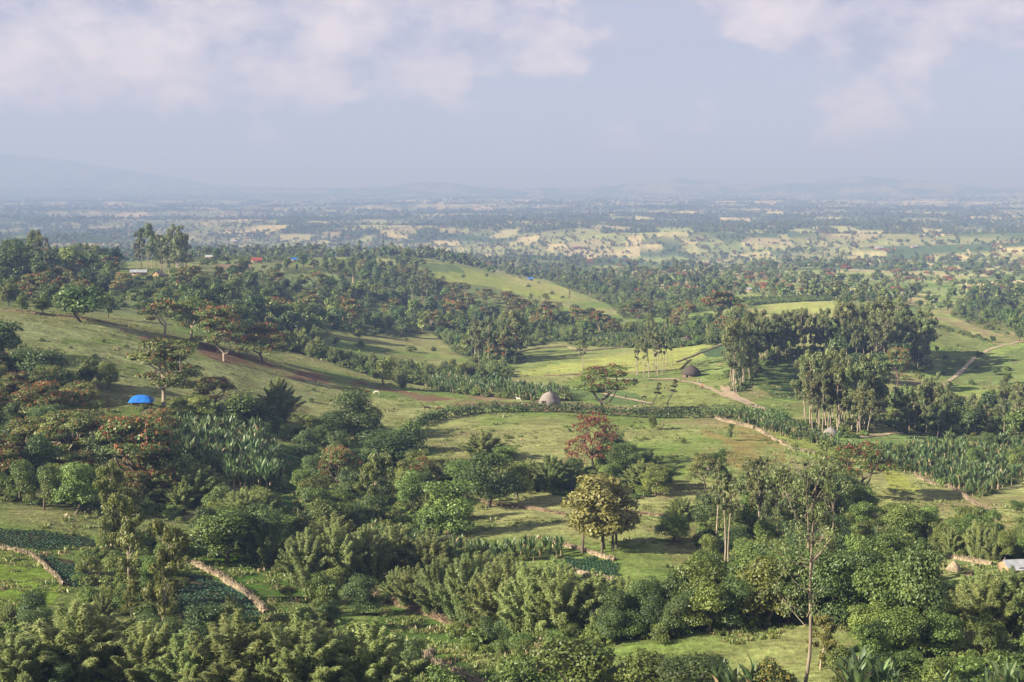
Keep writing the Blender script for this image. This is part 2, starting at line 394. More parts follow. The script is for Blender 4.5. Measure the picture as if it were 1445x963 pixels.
def b_acacia(r, n=9500, size=.23, Hh=9., W=11., pads=15, blossom=0, bl_mat=2, leaf=True, deep=.42):
    g = Geo(); fork = np.array([r.normal()*.5, r.normal()*.5, Hh*.26])
    tube(g, [[0,0,-1.2],[0,0,.15],fork*.6,fork], [.42,.33,.25,.22], 7)
    lobes = []; tips = []
    mains = [np.array([math.cos(a)*W*.2, math.sin(a)*W*.2, Hh*r.uniform(.45, .62)]) for a in r.uniform(0, 6.28, 5)+0]
    for q in mains: branch(g, r, fork, q, .19, .09, .15)
    for i in range(pads):
        th = i*2.4+r.uniform(-.3, .3); rr = math.sqrt(r.uniform(.02, 1))*W*.42
        zz = Hh*(.93-deep*(rr/(W*.42))**2*r.uniform(.6, 1.25))+r.normal()*.25
        c = np.array([math.cos(th)*rr, math.sin(th)*rr, zz]); rad = r.uniform(.11, .18)*W
        q = min(mains, key=lambda u: np.linalg.norm(u-c)); branch(g, r, q, c-[0, 0, .2], .08, .025, .12)
        lobes.append((c, (rad, rad, rad*.38))); tips.append((c, rad))
    if leaf: lobes_leaves(g, r, lobes, n, size, up=.6, zmin=-.35, flat=.7, fill=.25)
    if blossom:
        k = int(blossom/len(tips))
        for c, rad in tips:
            if r.random() < .2: continue
            nc = max(4, k//9)
            d = sph(r, nc, .0); C0 = c+d*np.array([rad, rad, rad*.45])*r.uniform(.75, 1.12, nc)[:, None]
            C = np.repeat(C0, 9, 0)+r.normal(size=(nc*9, 3))*[.10, .10, .16]*size/.3
            leaves(g, C, r.normal(size=(len(C), 3))+[0, 0, .2], size*.85*r.uniform(.6, 1.2, len(C)), 1.7, bl_mat, np.clip(r.normal(.5, .28, len(C)), 0, 1), np.tile([0, 0, 1.], (len(C), 1))+r.normal(size=(len(C), 3))*.4, r)
    return g
def b_euc(r, n=7000, size=.28, Hh=22., W=8.5, low=.34, nl=30, dens=1):
    g = Geo(); lean = r.normal(size=2)*1.0; kx = r.normal(size=2)*.35
    zs = np.array([-1.2, .3, Hh*.2, Hh*.4, Hh*.6, Hh*.8, Hh*.95]); q_ = np.clip(zs/Hh, 0, 1)
    P = np.stack([lean[0]*q_**1.5+kx[0]*np.sin(q_*7), lean[1]*q_**1.5+kx[1]*np.sin(q_*6+1), zs], 1)
    tube(g, P, [.27,.22,.19,.15,.11,.07,.03], 7)
    lobes = []; nb = max(6, nl//3)
    for i in range(nb):                                   # rising limbs, each carrying a few hanging clumps
        q = low*.9+(1-low)*(i+r.uniform(0, .9))/nb*.82; th = i*2.4+r.uniform(-.7, .7)
        z0 = q*Hh; a0 = np.array([np.interp(z0, zs, P[:, 0]), np.interp(z0, zs, P[:, 1]), z0])
        ln = W*.5*r.uniform(.35, 1.05)*(1-.45*max(0, (q-.55)/.45)); rise = r.uniform(.5, 1.5)*ln
        tip = a0+np.array([math.cos(th)*ln, math.sin(th)*ln, rise]); tip[2] = min(tip[2], Hh)
        branch(g, r, a0, tip, .075, .02, .08, 5, 4)
        for k_ in range(max(2, nl//nb)):
            c = a0+(tip-a0)*r.uniform(.55, 1.08)+r.normal(size=3)*[.5, .5, .5]; rad = r.uniform(.07, .135)*W
            lobes.append((c, (rad, rad, rad*r.uniform(.9, 1.6))))
    top = P[-1]; rad = .1*W
    lobes.append((top, (rad, rad, rad*1.3))); lobes.append((top-[.3, .2, 1.2], (rad*1.2, rad*1.2, rad*1.4)))
    lobes_leaves(g, r, lobes, n, size, aspect=2.0, droop=.55, up=.1, zmin=-.95, fill=.35)
    return g
def b_bamboo(r, n=30000, Hh=10., W=9., plumes=60, size=.42):
    g = Geo(); per = n//plumes
    for i in range(plumes):
        th = i*2.4+r.uniform(-.4, .4); q = math.sqrt((i+.5)/plumes); out = q*W*.5*r.uniform(.75, 1.1)
        hh = Hh*(1.0-.42*q**2)*r.uniform(.82, 1.08)
        b0 = np.array([math.cos(th)*q*W*.17, math.sin(th)*q*W*.17, -.6]); dr = np.array([math.cos(th), math.sin(th), 0])
        s = np.linspace(0, 1, 9)
        arc = s**2.2; P = b0+dr*(out-q*W*.17)*arc[:, None]; P[:, 2] = -.6+hh*1.04*(s-.13*q*s**4-.05*s**5)
        tube(g, P, np.linspace(.07, .015, 9), 4, 0)
        ss = r.beta(1.7, 1.15, per)*.86+.16; ss = np.clip(ss, .13, 1.0)
        if hh > .72*Hh: pass
        C = np.stack([np.interp(ss, s, P[:, k]) for k in range(3)], 1)
        T = unit(np.stack([np.interp(ss, s, np.gradient(P[:, k])) for k in range(3)], 1))
        pr = (0.10+.62*np.sin(np.clip((1.02-ss)/.9, 0, 1)*np.pi*.62))*r.uniform(.6, 1.1, per)*(W/9.)*1.05
        d = unit(np.cross(T, r.normal(size=(per, 3))))
        C = C+d*pr[:, None]*np.sqrt(r.uniform(.15, 1, per))[:, None]; C[:, 2] -= pr*.35
        along = d*.8+T*.75+np.array([0, 0, -.45])+r.normal(size=(per, 3))*.38
        Nn = np.array([0, 0, .8])+d*.35+r.normal(size=(per, 3))*.45
        base = r.uniform(.3, .65)
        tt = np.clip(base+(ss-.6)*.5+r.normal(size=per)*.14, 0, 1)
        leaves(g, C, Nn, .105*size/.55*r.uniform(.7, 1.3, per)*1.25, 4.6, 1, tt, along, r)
    return g
def b_shrub(r, n=5200, size=.14, Hh=3., W=4.2, nl=12, flowers=0):
    g = Geo(); lobes = []
    for i in range(nl):
        th = i*2.4; rr = math.sqrt(r.uniform(0, 1))*W*.36; rad = r.uniform(.13, .24)*W; zz = Hh*(.72-.4*(rr/(W*.36))**2)*r.uniform(.75, 1.1)
        c = np.array([math.cos(th)*rr, math.sin(th)*rr, zz]); lobes.append((c, (rad, rad, rad*.8)))
        branch(g, r, [0, 0, -.4], c, .06, .02, .1, 4, 4)
    lobes_leaves(g, r, lobes, n, size, zmin=-.7)
    if flowers:
        for c, rd in lobes:
            k = flowers//nl; d = sph(r, k, 0.0); C = c+d*np.array(rd)*1.08
            leaves(g, C, d+[0, 0, .6], size*.7*r.uniform(.6, 1.2, k), 1.0, 2, r.random(k), None, r)
    return g
def blade(r, length, width, pitch, bend, yaw, z0, fold=.25, k=6):
    """one big paddle leaf: returns V, Q"""
    s = np.linspace(0, 1, k); w_ = width*np.array([.10, .55, .95, 1., .72, .06])[:k]*.5
    ang = pitch-bend*s**1.5*1.0; ds = length/(k-1)
    x = np.concatenate([[0], np.cumsum(np.cos(ang[:-1])*ds)]); z = z0+np.concatenate([[0], np.cumsum(np.sin(ang[:-1])*ds)])
    nx, nz = -np.sin(ang), np.cos(ang)
    V = []
    for i in range(k):
        for sgn in (-1, 0, 1):
            up = fold*w_[i]*abs(sgn)
            V.append([x[i]+nx[i]*up+.08, sgn*w_[i], z[i]+nz[i]*up])
    V = np.array(V); cz, sz = math.cos(yaw), math.sin(yaw)
    V = np.stack([V[:,0]*cz-V[:,1]*sz, V[:,0]*sz+V[:,1]*cz, V[:,2]], 1)
    Q = []
    for i in range(k-1):
        a = i*3; Q += [[a, a+1, a+4, a+3], [a+1, a+2, a+5, a+4]]
    return V, Q
def b_enset(r, nleaf=13, Hh=5.):
    g = Geo(); Hh = Hh*r.uniform(.8, 1.1); tube(g, [[0,0,-.5],[0,0,.05],[0,0,Hh*.22],[0,0,Hh*.36]], [.34,.30,.21,.12], 7, 0)
    for i in range(nleaf):
        q = i/nleaf; V, Q = blade(r, Hh*r.uniform(.66, .86)*(1-.12*q), Hh*.115*r.uniform(.85, 1.2), math.radians(90-26*q+r.normal()*5), math.radians(12+42*q), i*2.4+r.uniform(-.3, .3), Hh*(.33-.1*q))
        g.add(V, Q, 0 if (q > .8 and r.random() < .6) or r.random() < .05 else 1, np.clip(r.uniform(.15, 1.0), 0, 1))
    return g
def b_cabbage(r, Hh=.5):
    g = Geo()
    for i in range(9):
        V, Q = blade(r, .34, .2, math.radians(70-5*i), math.radians(50), i*2.4, .05)
        g.add(V, Q, 0, r.random())
    return g
def b_tuft(r, mats='grass', n=22, hh=.45):
    g = Geo(); C = r.normal(size=(n, 3))*[.28, .28, 0]+[0, 0, hh*.4]
    leaves(g, C, r.normal(size=(n, 3))*[1, 1, .3]+[0, 0, .5], .16, 3.2, 0, r.random(n), np.tile([0, 0, 1.], (n, 1))+r.normal(size=(n, 3))*.4, r)
    return g

# ------------------------------------------------------------------ prototypes
PROTO = {}
def proto(kind, builder, nvar, mats, names, joined_only=False, seed=0, **kw):
    out = []
    for v in range(nvar):
        r = np.random.default_rng(1000*seed+v+5)
        g = builder(r, **kw); ms = [M[k] for k in mats]
        V = np.concatenate(g.V); leafV = V
        hh = V[:, 2].max(); ww = (np.percentile(V[:, 0], 99)-np.percentile(V[:, 0], 1)+np.percentile(V[:, 1], 99)-np.percentile(V[:, 1], 1))/2
        d = dict(h=float(hh), w=float(ww), joined=g.mesh(kind+'_whole', ms))
        d['parts'] = None if joined_only else [(names[k], g.mesh(names[k], ms, only=k)) for k in range(len(mats)) if g.has(k)]
        out.append(d)
    PROTO[kind] = out
TC = ['trunk', 'crown', 'blossoms']
proto('broad', b_broad, 5, ['bark', 'broad'], TC, seed=1)
proto('oak', b_oak, 4, ['bark_dark', 'oak'], TC, seed=2)
proto('olive', b_olive, 1, ['bark', 'olive'], TC, seed=3)
proto('acacia', b_acacia, 3, ['barkpale', 'acacia', 'rust'], TC, seed=4, blossom=700, pads=26, deep=.60, n=12000)
proto('flame', b_acacia, 3, ['bark', 'acacia', 'rust'], TC, seed=5, blossom=3200, pads=26, deep=.62)
proto('redtree', b_acacia, 1, ['bark_dark', 'acacia', 'blossom'], TC, seed=6, n=700, size=.3, blossom=7000, Hh=15., W=14., pads=44, deep=.78)
proto('redflame', b_acacia, 2, ['bark', 'broad', 'blossom'], TC, seed=16, n=10500, blossom=2200, pads=20)
proto('euc', b_euc, 6, ['barkpale', 'euc'], TC, seed=7)
proto('thineuc', b_euc, 3, ['barkpale', 'euc'], TC, seed=8, n=2600, W=5, low=.55, nl=13)
proto('yeuc', b_euc, 3, ['barkpale', 'yeuc'], TC, seed=9, n=10500, size=.19, Hh=15., W=6., low=.22, nl=48)
proto('bamboo', b_bamboo, 5, ['dry', 'bamboo'], ['stems', 'crown'], seed=10)
proto('shrub', b_shrub, 4, ['bark', 'broad'], ['stems', 'crown'], seed=11)
proto('yshrub', b_shrub, 1, ['bark', 'acacia', 'yellow'], ['stems', 'crown', 'blossoms'], seed=12, flowers=500)
proto('dshrub', b_shrub, 1, ['dry', 'dry'], ['stems', 'crown'], seed=13, n=900)
proto('enset', b_enset, 5, ['dry', 'enset'], ['stem', 'leaves'], seed=14)
# smaller pictures of the same plants for the middle distance
proto('broad_m', b_broad, 4, ['bark', 'broad'], TC, True, 21, n=2400, size=.52)
proto('oak_m', b_broad, 3, ['bark_dark', 'oak'], TC, True, 22, n=2600, size=.52, Hh=10., W=10., nl=16)
proto('flame_m', b_acacia, 3, ['bark', 'acacia', 'rust'], TC, True, 23, n=2700, size=.45, blossom=620, pads=20, deep=.6)
proto('acacia_m', b_acacia, 2, ['barkpale', 'acacia', 'rust'], TC, True, 24, n=2200, size=.45, blossom=120)
proto('euc_m', b_euc, 7, ['barkpale', 'euc'], TC, True, 25, n=2300, size=.50)
proto('thineuc_m', b_euc, 2, ['barkpale', 'euc'], TC, True, 26, n=700, size=.55, W=4.5, low=.55, nl=12)
proto('bamboo_m', b_bamboo, 3, ['dry', 'bamboo'], TC, True, 27, n=4500, size=.8)
proto('shrub_m', b_shrub, 3, ['bark', 'broad'], TC, True, 28, n=600, size=.42)
proto('far_broad', b_broad, 3, ['bark', 'broad'], TC, True, 31, n=320, size=1.5, nl=9)
proto('far_euc', b_euc, 3, ['bark', 'euc'], TC, True, 32, n=260, size=1.5, nl=9, Hh=18.)
proto('far_flame', b_acacia, 1, ['bark', 'acacia', 'rust'], TC, True, 33, n=260, size=1.3, blossom=120, pads=9)
proto('far_enset', b_enset, 1, ['dry', 'enset'], TC, True, 34, nleaf=8)

# ------------------------------------------------------------------ placing
INFO = {  # base name, category, look
 'broad': ('broadleaf_tree', 'tree', 'leafy green broadleaf tree'), 'oak': ('broadleaf_tree', 'tree', 'dense dark green tree'),
 'olive': ('broadleaf_tree', 'tree', 'round olive-yellow tree'), 'acacia': ('umbrella_tree', 'tree', 'spreading flat-topped olive tree'),
 'flame': ('flowering_tree', 'tree', 'spreading tree with rust-orange blossoms'), 'redtree': ('flowering_tree', 'tree', 'almost leafless tree of red blossoms'),
 'redflame': ('flowering_tree', 'tree', 'green tree dotted with red blossoms'),
 'euc': ('eucalyptus_tree', 'tree', 'tall grey-green eucalyptus'), 'thineuc': ('eucalyptus_tree', 'tree', 'thin bare-stemmed eucalyptus'),
 'yeuc': ('eucalyptus_tree', 'tree', 'young yellow-green eucalyptus'), 'bamboo': ('bamboo_clump', 'bamboo', 'feathery bamboo clump'),
 'shrub': ('shrub', 'shrub', 'low leafy green shrub'), 'yshrub': ('shrub', 'shrub', 'shrub covered in yellow flowers'), 'dshrub': ('shrub', 'shrub', 'dry leafless pale shrub'),
 'enset': ('banana_plant', 'banana plant', 'big-leaved banana-like plant')}
LANDMARKS = [(200,563,'the blue-roofed hut'),(776,558,'the domed thatched hut'),(977,523,'the dark thatched hut'),(838,620,'the leafless red-blossom tree'),
 (845,740,'the round olive-yellow tree'),(1137,820,'the tall bare-trunked eucalyptus'),(320,830,'the pale brushwood fence'),(232,530,'the big umbrella tree'),
 (610,578,'the two horses'),(1095,530,'the bowl-shaped green field'),(700,410,'the long central hill'),(215,360,'the far-left eucalyptus stand'),
 (360,362,'the red-roofed house'),(1420,795,'the metal-roofed shed'),(1350,660,'the right banana plantation'),(300,620,'the left banana plantation'),
 (1060,610,'the pale earth wall'),(112,430,'the gnarled tree on the crest'),(1400,480,'the winding dirt track'),(1240,470,'the eucalyptus-covered knoll'),
 (1208,665,'the wide red-dotted tree'),(40,810,'the bright corner field'),(688,695,'the thick-trunked tree'),(790,510,'the pale terraced fields'),
 (1060,900,'the grassy foreground knoll'),(600,890,'the enclosed green field'),(835,795,'the small cabbage patch'),(490,440,'the rust-coloured valley tree'),
 (1160,560,'the eucalyptus row by the path'),(900,790,'the shadow-striped pasture'),(1360,870,'the bamboo by the fence posts'),(450,900,'the lower-left bamboo'),
 (30,680,'the leaning trunks on the left'),(720,830,'the central bamboo thicket'),(400,660,'the dark green lane')]
ITEMS = []       # every placed plant, labelled at the end
def project(x, y, z):
    dx, dy, dz = x, y, z-CAMZ
    f = dy*cT-dz*sT; up = dy*sT+dz*cT
    return 722.5+F*dx/f, 481.5-F*up/f, f
def put(kind, x, y, h, w=None, z=None, label=None, rot=None, zone=None, lean=0, variant=None):
    if z is None: z = float(H(x, y))
    R = math.hypot(x, y); _, _, f = project(x, y, z)
    hpx = h*F/f
    detailed = hpx > 34
    near = R < 430
    kk = kind
    if not near and kind+'_m' in PROTO and hpx < 60: kk = kind+'_m'; detailed = False
    vs_ = PROTO[kk]; d = vs_[R_.randrange(len(vs_))] if variant is None else vs_[variant]
    sz = h/d['h']; sx = (w/d['w']) if w else sz*R_.uniform(.85, 1.15)
    pxx, pyy, _ = project(x, y, z+h*.4)
    ITEMS.append(dict(kind=kind, d=d, det=detailed and bool(d['parts']), loc=(x, y, z-.05), scl=(sx, sx*R_.uniform(.92, 1.08), sz),
                      rot=(0, lean, R_.uniform(0, 6.28) if rot is None else rot), px=pxx, py=pyy, hpx=hpx, label=label, zone=zone))
def T(kind, px, py, hpx, wpx=None, label=None, **kw):
    p = at(px, py); _, _, f = project(*p)
    return put(kind, p[0], p[1], hpx*f/F, (wpx*f/F) if wpx else None, label=label, **kw)
def inpoly(x, y, poly):
    x = np.asarray(x, float); y = np.asarray(y, float); c = np.zeros(x.shape, bool); n = len(poly)
    for i in range(n):
        x1, y1 = poly[i]; x2, y2 = poly[(i+1) % n]
        if y1 == y2: continue
        k = ((y1 > y) != (y2 > y)) & (x < (x2-x1)*(y-y1)/(y2-y1)+x1); c ^= k
    return c
def scatter(poly, n, spacing, seed, jit=1.0):
    """n photo-pixel ground points in a polygon, at least spacing px apart (x) and spacing*.45 (y)"""
    r = random.Random(seed); xs = [p[0] for p in poly]; ys = [p[1] for p in poly]; pts = []
    cand = [(r.uniform(min(xs), max(xs)), r.uniform(min(ys), max(ys))) for _ in range(n*14)]
    ok = inpoly(np.array([c[0] for c in cand]), np.array([c[1] for c in cand]), poly)
    for c, k in zip(cand, ok):
        if not k: continue
        if all(((c[0]-q[0])/spacing)**2+((c[1]-q[1])/(spacing*.45))**2 > 1 for q in pts[-400:]):
            pts.append(c)
            if len(pts) >= n: break
    return pts
KEEP = []        # (x, y, radius) spots kept clear
VIS = [(196,383),(203,380),(362,367),(352,361),(416,366),(224,388),(748,392),(296,363),(915,380),(1062,409),(321,474),(776,560),(770,565),(977,523),(1172,606),(200,565),(195,570),(532,553),(605,578),(619,578),(969,480),(1208,668),(838,620),(1340,800),(1110,424),(1150,428)]
VISR = [float(np.hypot(*at(a, b+4)[:2])) for a, b in VIS]
def zone(poly, kinds, n, spacing, hm, seed, zname=None, wf=None, jitter=.22):
    pts = scatter(poly, n, spacing, seed)
    if not pts: return
    P = at_many([p[0] for p in pts], [p[1] for p in pts]); r = random.Random(seed*3+1)
    names = [k for k, _ in kinds]; wts = [q for _, q in kinds]
    for p in P:
        if any((p[0]-q[0])**2+(p[1]-q[1])**2 < q[2]**2 for q in KEEP): continue
        k = r.choices(names, wts)[0]; h = r.uniform(*hm)*(1+r.gauss(0, jitter*.5))
        if k in ('shrub',): h *= .45
        if k in ('euc', 'thineuc'): h *= 1.6*r.uniform(.72, 1.12)
        if k == 'bamboo': h *= .9
        if k != 'shrub' and any(inpoly(p[0], p[1], c_) for c_ in CLEAR): continue
        Rr = math.hypot(p[0], p[1]); qx, qy, f = project(*p); hp = h*F/f
        if any(Rr < vr-3 and abs(qx-vx) < max(5, hp*.38) and qy-hp*1.05 < vy < qy for (vx, vy), vr in zip(VIS, VISR)): continue
        put(k, p[0], p[1], h, zone=zname)

# ------------------------------------------------------------------ fields, ground colour
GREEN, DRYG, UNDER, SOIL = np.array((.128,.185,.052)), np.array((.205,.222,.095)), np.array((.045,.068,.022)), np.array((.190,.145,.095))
FIELDS = [  # (name, colour, photo outline)
 ('pasture', (.235,.265,.120), [(-40,446),(60,450),(180,460),(300,484),(420,520),(560,548),(640,568),(600,596),(540,600),(420,585),(300,570),(160,545),(60,510),(-40,500)]),  # left slope grass painted lighter to stand in for sunlight it lacks
 ('bright green', (.180,.270,.050), [(-30,778),(20,778),(50,788),(92,828),(60,862),(-30,880)]),
 ('cabbage', (.070,.075,.040), [(-30,748),(60,750),(125,760),(150,772),(60,778),(-30,770)]),
 ('cabbage', (.070,.068,.040), [(50,784),(100,790),(135,812),(118,832),(95,828),(75,805)]),
 ('potato', (.075,.062,.040), [(258,806),(300,818),(345,842),(372,868),(330,890),(270,890),(240,850)]),
 ('strip', (.070,.140,.026), [(260,768),(330,782),(400,800),(452,824),(440,862),(380,870),(345,838),(265,795)]),
 ('lane', (.055,.105,.030), [(385,632),(425,640),(440,680),(425,705),(440,725),(380,735),(385,700),(408,680),(395,655)]),
 ('enclosed', (.080,.140,.034), [(525,848),(580,862),(648,890),(640,925),(600,935),(560,905),(520,880)]),
 ('enclosed2', (.050,.090,.030), [(620,925),(660,928),(700,945),(690,975),(650,960)]),
 ('pad', (.070,.135,.032), [(795,787),(840,786),(872,797),(872,818),(840,812),(800,803)]),
 ('t1', (.165,.205,.075), [(722,497),(745,491),(795,489),(815,497),(870,490),(915,487),(880,496),(800,510),(770,516),(722,520)]),
 ('t2', (.235,.270,.085), [(724,526),(770,517),(860,502),(950,490),(1010,486),(1020,500),(960,520),(900,526),(800,528),(745,531)]),
 ('t3', (.175,.210,.075), [(830,545),(930,538),(1010,552),(1075,578),(1100,590),(960,582),(860,575)]),
 ('t4', (.175,.235,.080), [(960,510),(1015,500),(1045,505),(1045,520),(1010,530),(985,525)]),
 ('kale', (.060,.100,.050), [(985,495),(1020,486),(1045,490),(1040,503),(1000,504)]),
 ('kale2', (.100,.150,.060), [(795,548),(850,545),(900,556),(920,572),(860,572),(800,556)]),
 ('hutfloor', (.175,.130,.085), [(650,553),(760,563),(850,572),(950,578),(870,586),(760,580),(680,568)]),
 ('bowl', (.075,.115,.038), [(1062,512),(1090,502),(1112,506),(1138,540),(1140,566),(1095,563),(1068,545)]),
 ('plough', (.110,.082,.060), [(1110,492),(1150,492),(1185,515),(1165,535),(1130,520)]),
 ('soil', (.165,.110,.075), [(170,465),(230,470),(290,485),(370,508),(460,530),(540,545),(640,562),(700,572),(650,573),(560,560),(450,540),(330,518),(240,490),(185,480)]),
 ('topfield', (.230,.260,.095), [(1060,430),(1120,422),(1175,423),(1180,436),(1150,442),(1100,436)]),
 ('strip2', (.185,.225,.060), [(1068,606),(1110,612),(1160,622),(1215,640),(1230,652),(1160,648),(1110,630)]),
 ('strip3', (.210,.240,.065), [(1240,655),(1262,660),(1300,690),(1290,700),(1255,690)]),
 ('lawn', (.125,.180,.065), [(1195,614),(1260,612),(1360,618),(1350,628),(1260,632),(1200,632)]),
 ('rf1', (.135,.165,.065), [(1300,455),(1350,460),(1395,485),(1400,498),(1340,495),(1310,480)]),
 ('rf2', (.175,.155,.090), [(1310,445),(1390,455),(1445,475),(1445,490),(1400,485),(1350,462)]),
 ('rf3', (.110,.150,.055), [(1330,500),(1400,505),(1445,490),(1445,540),(1380,545),(1330,530)]),
 ('hilltop', (.200,.235,.070), [(560,366),(620,372),(700,388),(780,408),(815,425),(760,420),(680,402),(620,398),(600,385)]),
 ('kgold', (.185,.165,.065), [(985,596),(1060,604),(1105,628),(1110,650),(1050,668),(1000,640)]),
 ('shed', (.120,.160,.060), [(1345,790),(1445,800),(1445,830),(1360,820)]),
 ('h2', (.120,.150,.060), [(640,400),(690,404),(740,418),(700,432),(650,425)]),
 ('h3', (.235,.250,.095), [(690,383),(740,392),(800,408),(820,424),(770,412),(715,398)]),
 ('h4', (.150,.120,.080), [(640,424),(700,430),(760,440),(740,444),(660,436)]),
 ('h5', (.105,.150,.058), [(585,372),(640,374),(660,386),(600,384)]),
 ('r6', (.115,.165,.060), [(1215,430),(1290,432),(1310,444),(1250,448)]),
 ('r7', (.240,.225,.110), [(1200,420),(1260,416),(1330,424),(1300,430),(1230,428)]),
 ('c1', (.200,.240,.110), [(262,372),(330,366),(395,372),(402,384),(330,390),(268,386)]),
 ('c2', (.240,.180,.120), [(300,374),(352,372),(360,379),(306,381)]),
 ('c3', (.190,.250,.100), [(398,388),(470,384),(486,396),(430,404),(396,398)]),
 ('c4', (.180,.240,.090), [(418,418),(462,416),(470,428),(452,438),(424,434)]),
 ('c5', (.150,.190,.080), [(128,418),(205,420),(214,440),(170,446),(120,438)]),
 ('c6', (.250,.270,.120), [(505,366),(556,364),(560,376),(512,380)]),
 ('c7', (.170,.220,.090), [(820,458),(880,452),(930,458),(905,468),(840,470)]),
 ('golden', (.36,.29,.12), [(1195,411),(1235,407),(1265,418),(1240,422)]),
]
def world_poly(poly):
    P = at_many([p[0] for p in poly], [p[1] for p in poly]); return [(q[0], q[1]) for q in P]
FW = [(nm, np.array(c), world_poly(p)) for nm, c, p in FIELDS]
CLEAR = [w_ for n_, c_, w_ in FW if n_ in ('c1', 'c2', 'c3', 'c4', 'c5', 'c6', 'c7', 'topfield', 'rf1', 'rf3', 'r6', 'hilltop', 'h3')]
FAR = []         # far field patches: x, y, half sizes, angle, colour
rf = np.random.default_rng(5)
fc = [(.38,.34,.19), (.31,.30,.155), (.24,.26,.115), (.16,.20,.08), (.26,.24,.14), (.21,.245,.10)]
named_far = [(960,382,120,70),(1010,398,90,50),(930,368,110,60),(800,348,80,60),(870,362,90,50),(1085,398,90,40),(1050,350,140,70),(470,352,70,50),(640,352,90,60),(720,352,70,50),(905,402,50,28),(1360,385,110,60),(1250,372,120,60),(1130,378,80,50),(782,340,70,45),(840,335,90,50),(900,352,110,50),(1000,345,80,40),(1100,350,110,60),(1180,385,120,60),(1290,385,160,80),(1400,360,130,60),(1010,390,120,60),(1230,330,90,50),
             (130,300,90,60),(300,318,110,60),(260,320,80,50),(320,330,80,50),(170,345,120,60),(530,318,150,60),(590,345,60,35),(680,330,60,40),(1320,300,120,80),(1130,302,90,60),(560,300,120,80),(450,305,100,60),
             (940,330,90,45),(760,355,60,35),(860,345,80,40),(1060,375,120,50),(1150,410,60,30),(1215,412,50,25),(1330,410,90,45),(1400,400,60,40),(40,300,110,70),(620,258,900,400),(730,264,500,300)]
for px, py, hx, hy in named_far:
    p = at(px, py); FAR.append((p[0], p[1], hx*.62, hy*1.1, rf.normal()*.3, fc[rf.integers(0, 6)]))
k = 0
while k < 1000:
    px = rf.uniform(-150, 1600); py = rf.choice([rf.uniform(264, 300), rf.uniform(280, 420)]); p = at(px, py); R = math.hypot(p[0], p[1])
    if R < 1080 or (R < 1600 and px < 880): k += 1; continue
    sz = rf.uniform(10, 30)*(R/3500)**.7*1.6
    FAR.append((p[0], p[1], sz*rf.uniform(.6, 1.3), sz*rf.uniform(1.2, 3.2), rf.normal()*.3, fc[rf.integers(0, 6)]))
    if R > 12500: FAR.pop()
    k += 1
FA = np.array([f[:5] for f in FAR]); FR = np.hypot(FA[:, 0], FA[:, 1])
def far_patch(x, y):
    """index of the far field under each point or -1"""
    out = np.full(x.shape, -1); R = np.hypot(x, y)
    order = np.argsort(R); Rs = R[order]
    for i, (fx, fy, hx, hy, an) in enumerate(FA):
        rad = math.hypot(hx, hy); lo, hi = np.searchsorted(Rs, [FR[i]-rad, FR[i]+rad]); ids = order[lo:hi]
        dx = x[ids]-fx; dy = y[ids]-fy; c, s_ = math.cos(an), math.sin(an)
        m = (np.abs(dx*c+dy*s_) < hx) & (np.abs(-dx*s_+dy*c) < hy); out[ids[m]] = i
    return out
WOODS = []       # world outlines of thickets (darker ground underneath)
def ground_color(x, y):
    R = np.hypot(x, y); c = np.zeros(x.shape+(3,))
    a = sstep(.36, .62, fbm(x/38, y/38, 51, 4)); b = fbm(x/7, y/9, 55, 3)[..., None]
    c[:] = GREEN*(1-a[..., None])+DRYG*a[..., None]
    d = sstep(.60, .72, fbm(x/16+9, y/22, 61, 4))[..., None]*.5*(R < 1500)[..., None]; c = c*(1-d)+SOIL*.9*d
    f = sstep(1300, 2400, R)[..., None]; woods = np.array((.062,.098,.040))+np.array((.13,.105,.055))*sstep(.4, .65, fbm(x/210, y/330, 58, 3))[..., None]; c = c*(1-f)+woods*f
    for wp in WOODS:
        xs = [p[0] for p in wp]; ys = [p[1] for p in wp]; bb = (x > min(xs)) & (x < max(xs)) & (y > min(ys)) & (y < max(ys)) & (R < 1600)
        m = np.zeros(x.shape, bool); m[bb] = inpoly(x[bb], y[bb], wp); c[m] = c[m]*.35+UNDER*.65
    for nm, col, wp in FW:
        xs = [p[0] for p in wp]; ys = [p[1] for p in wp]; bb = (x > min(xs)) & (x < max(xs)) & (y > min(ys)) & (y < max(ys))
        m = np.zeros(x.shape, bool); m[bb] = inpoly(x[bb]+(b[bb, 0]-.5)*2.5, y[bb]+(b[bb, 0]-.5)*4, wp)
        if nm in ('pasture', 'soil', 'hutfloor', 'kgold', 'h4', 'rf2', 'plough'):
            q = sstep(.36, .56, fbm(x[m]/6, y[m]/9, 71, 3))[..., None]; c[m] = c[m]*(1-q)+col*q
        else: c[m] = col
    fp = far_patch(x, y); m = fp >= 0
    if m.any(): c[m] = np.array([FAR[i][5] for i in fp[m]])
    e = fbm(x/3.1+5, y/2.3, 77, 2)[..., None]; tr_ = sstep(.47, .5, fbm(x/30+2*e[..., 0], y/14, 88, 3))-sstep(.50, .53, fbm(x/30+2*e[..., 0], y/14, 88, 3)); k_ = (.35*tr_*(R < 1100))[..., None]; c = c*(1-k_)+SOIL*k_
    return c*(.62+.50*b+.26*e)

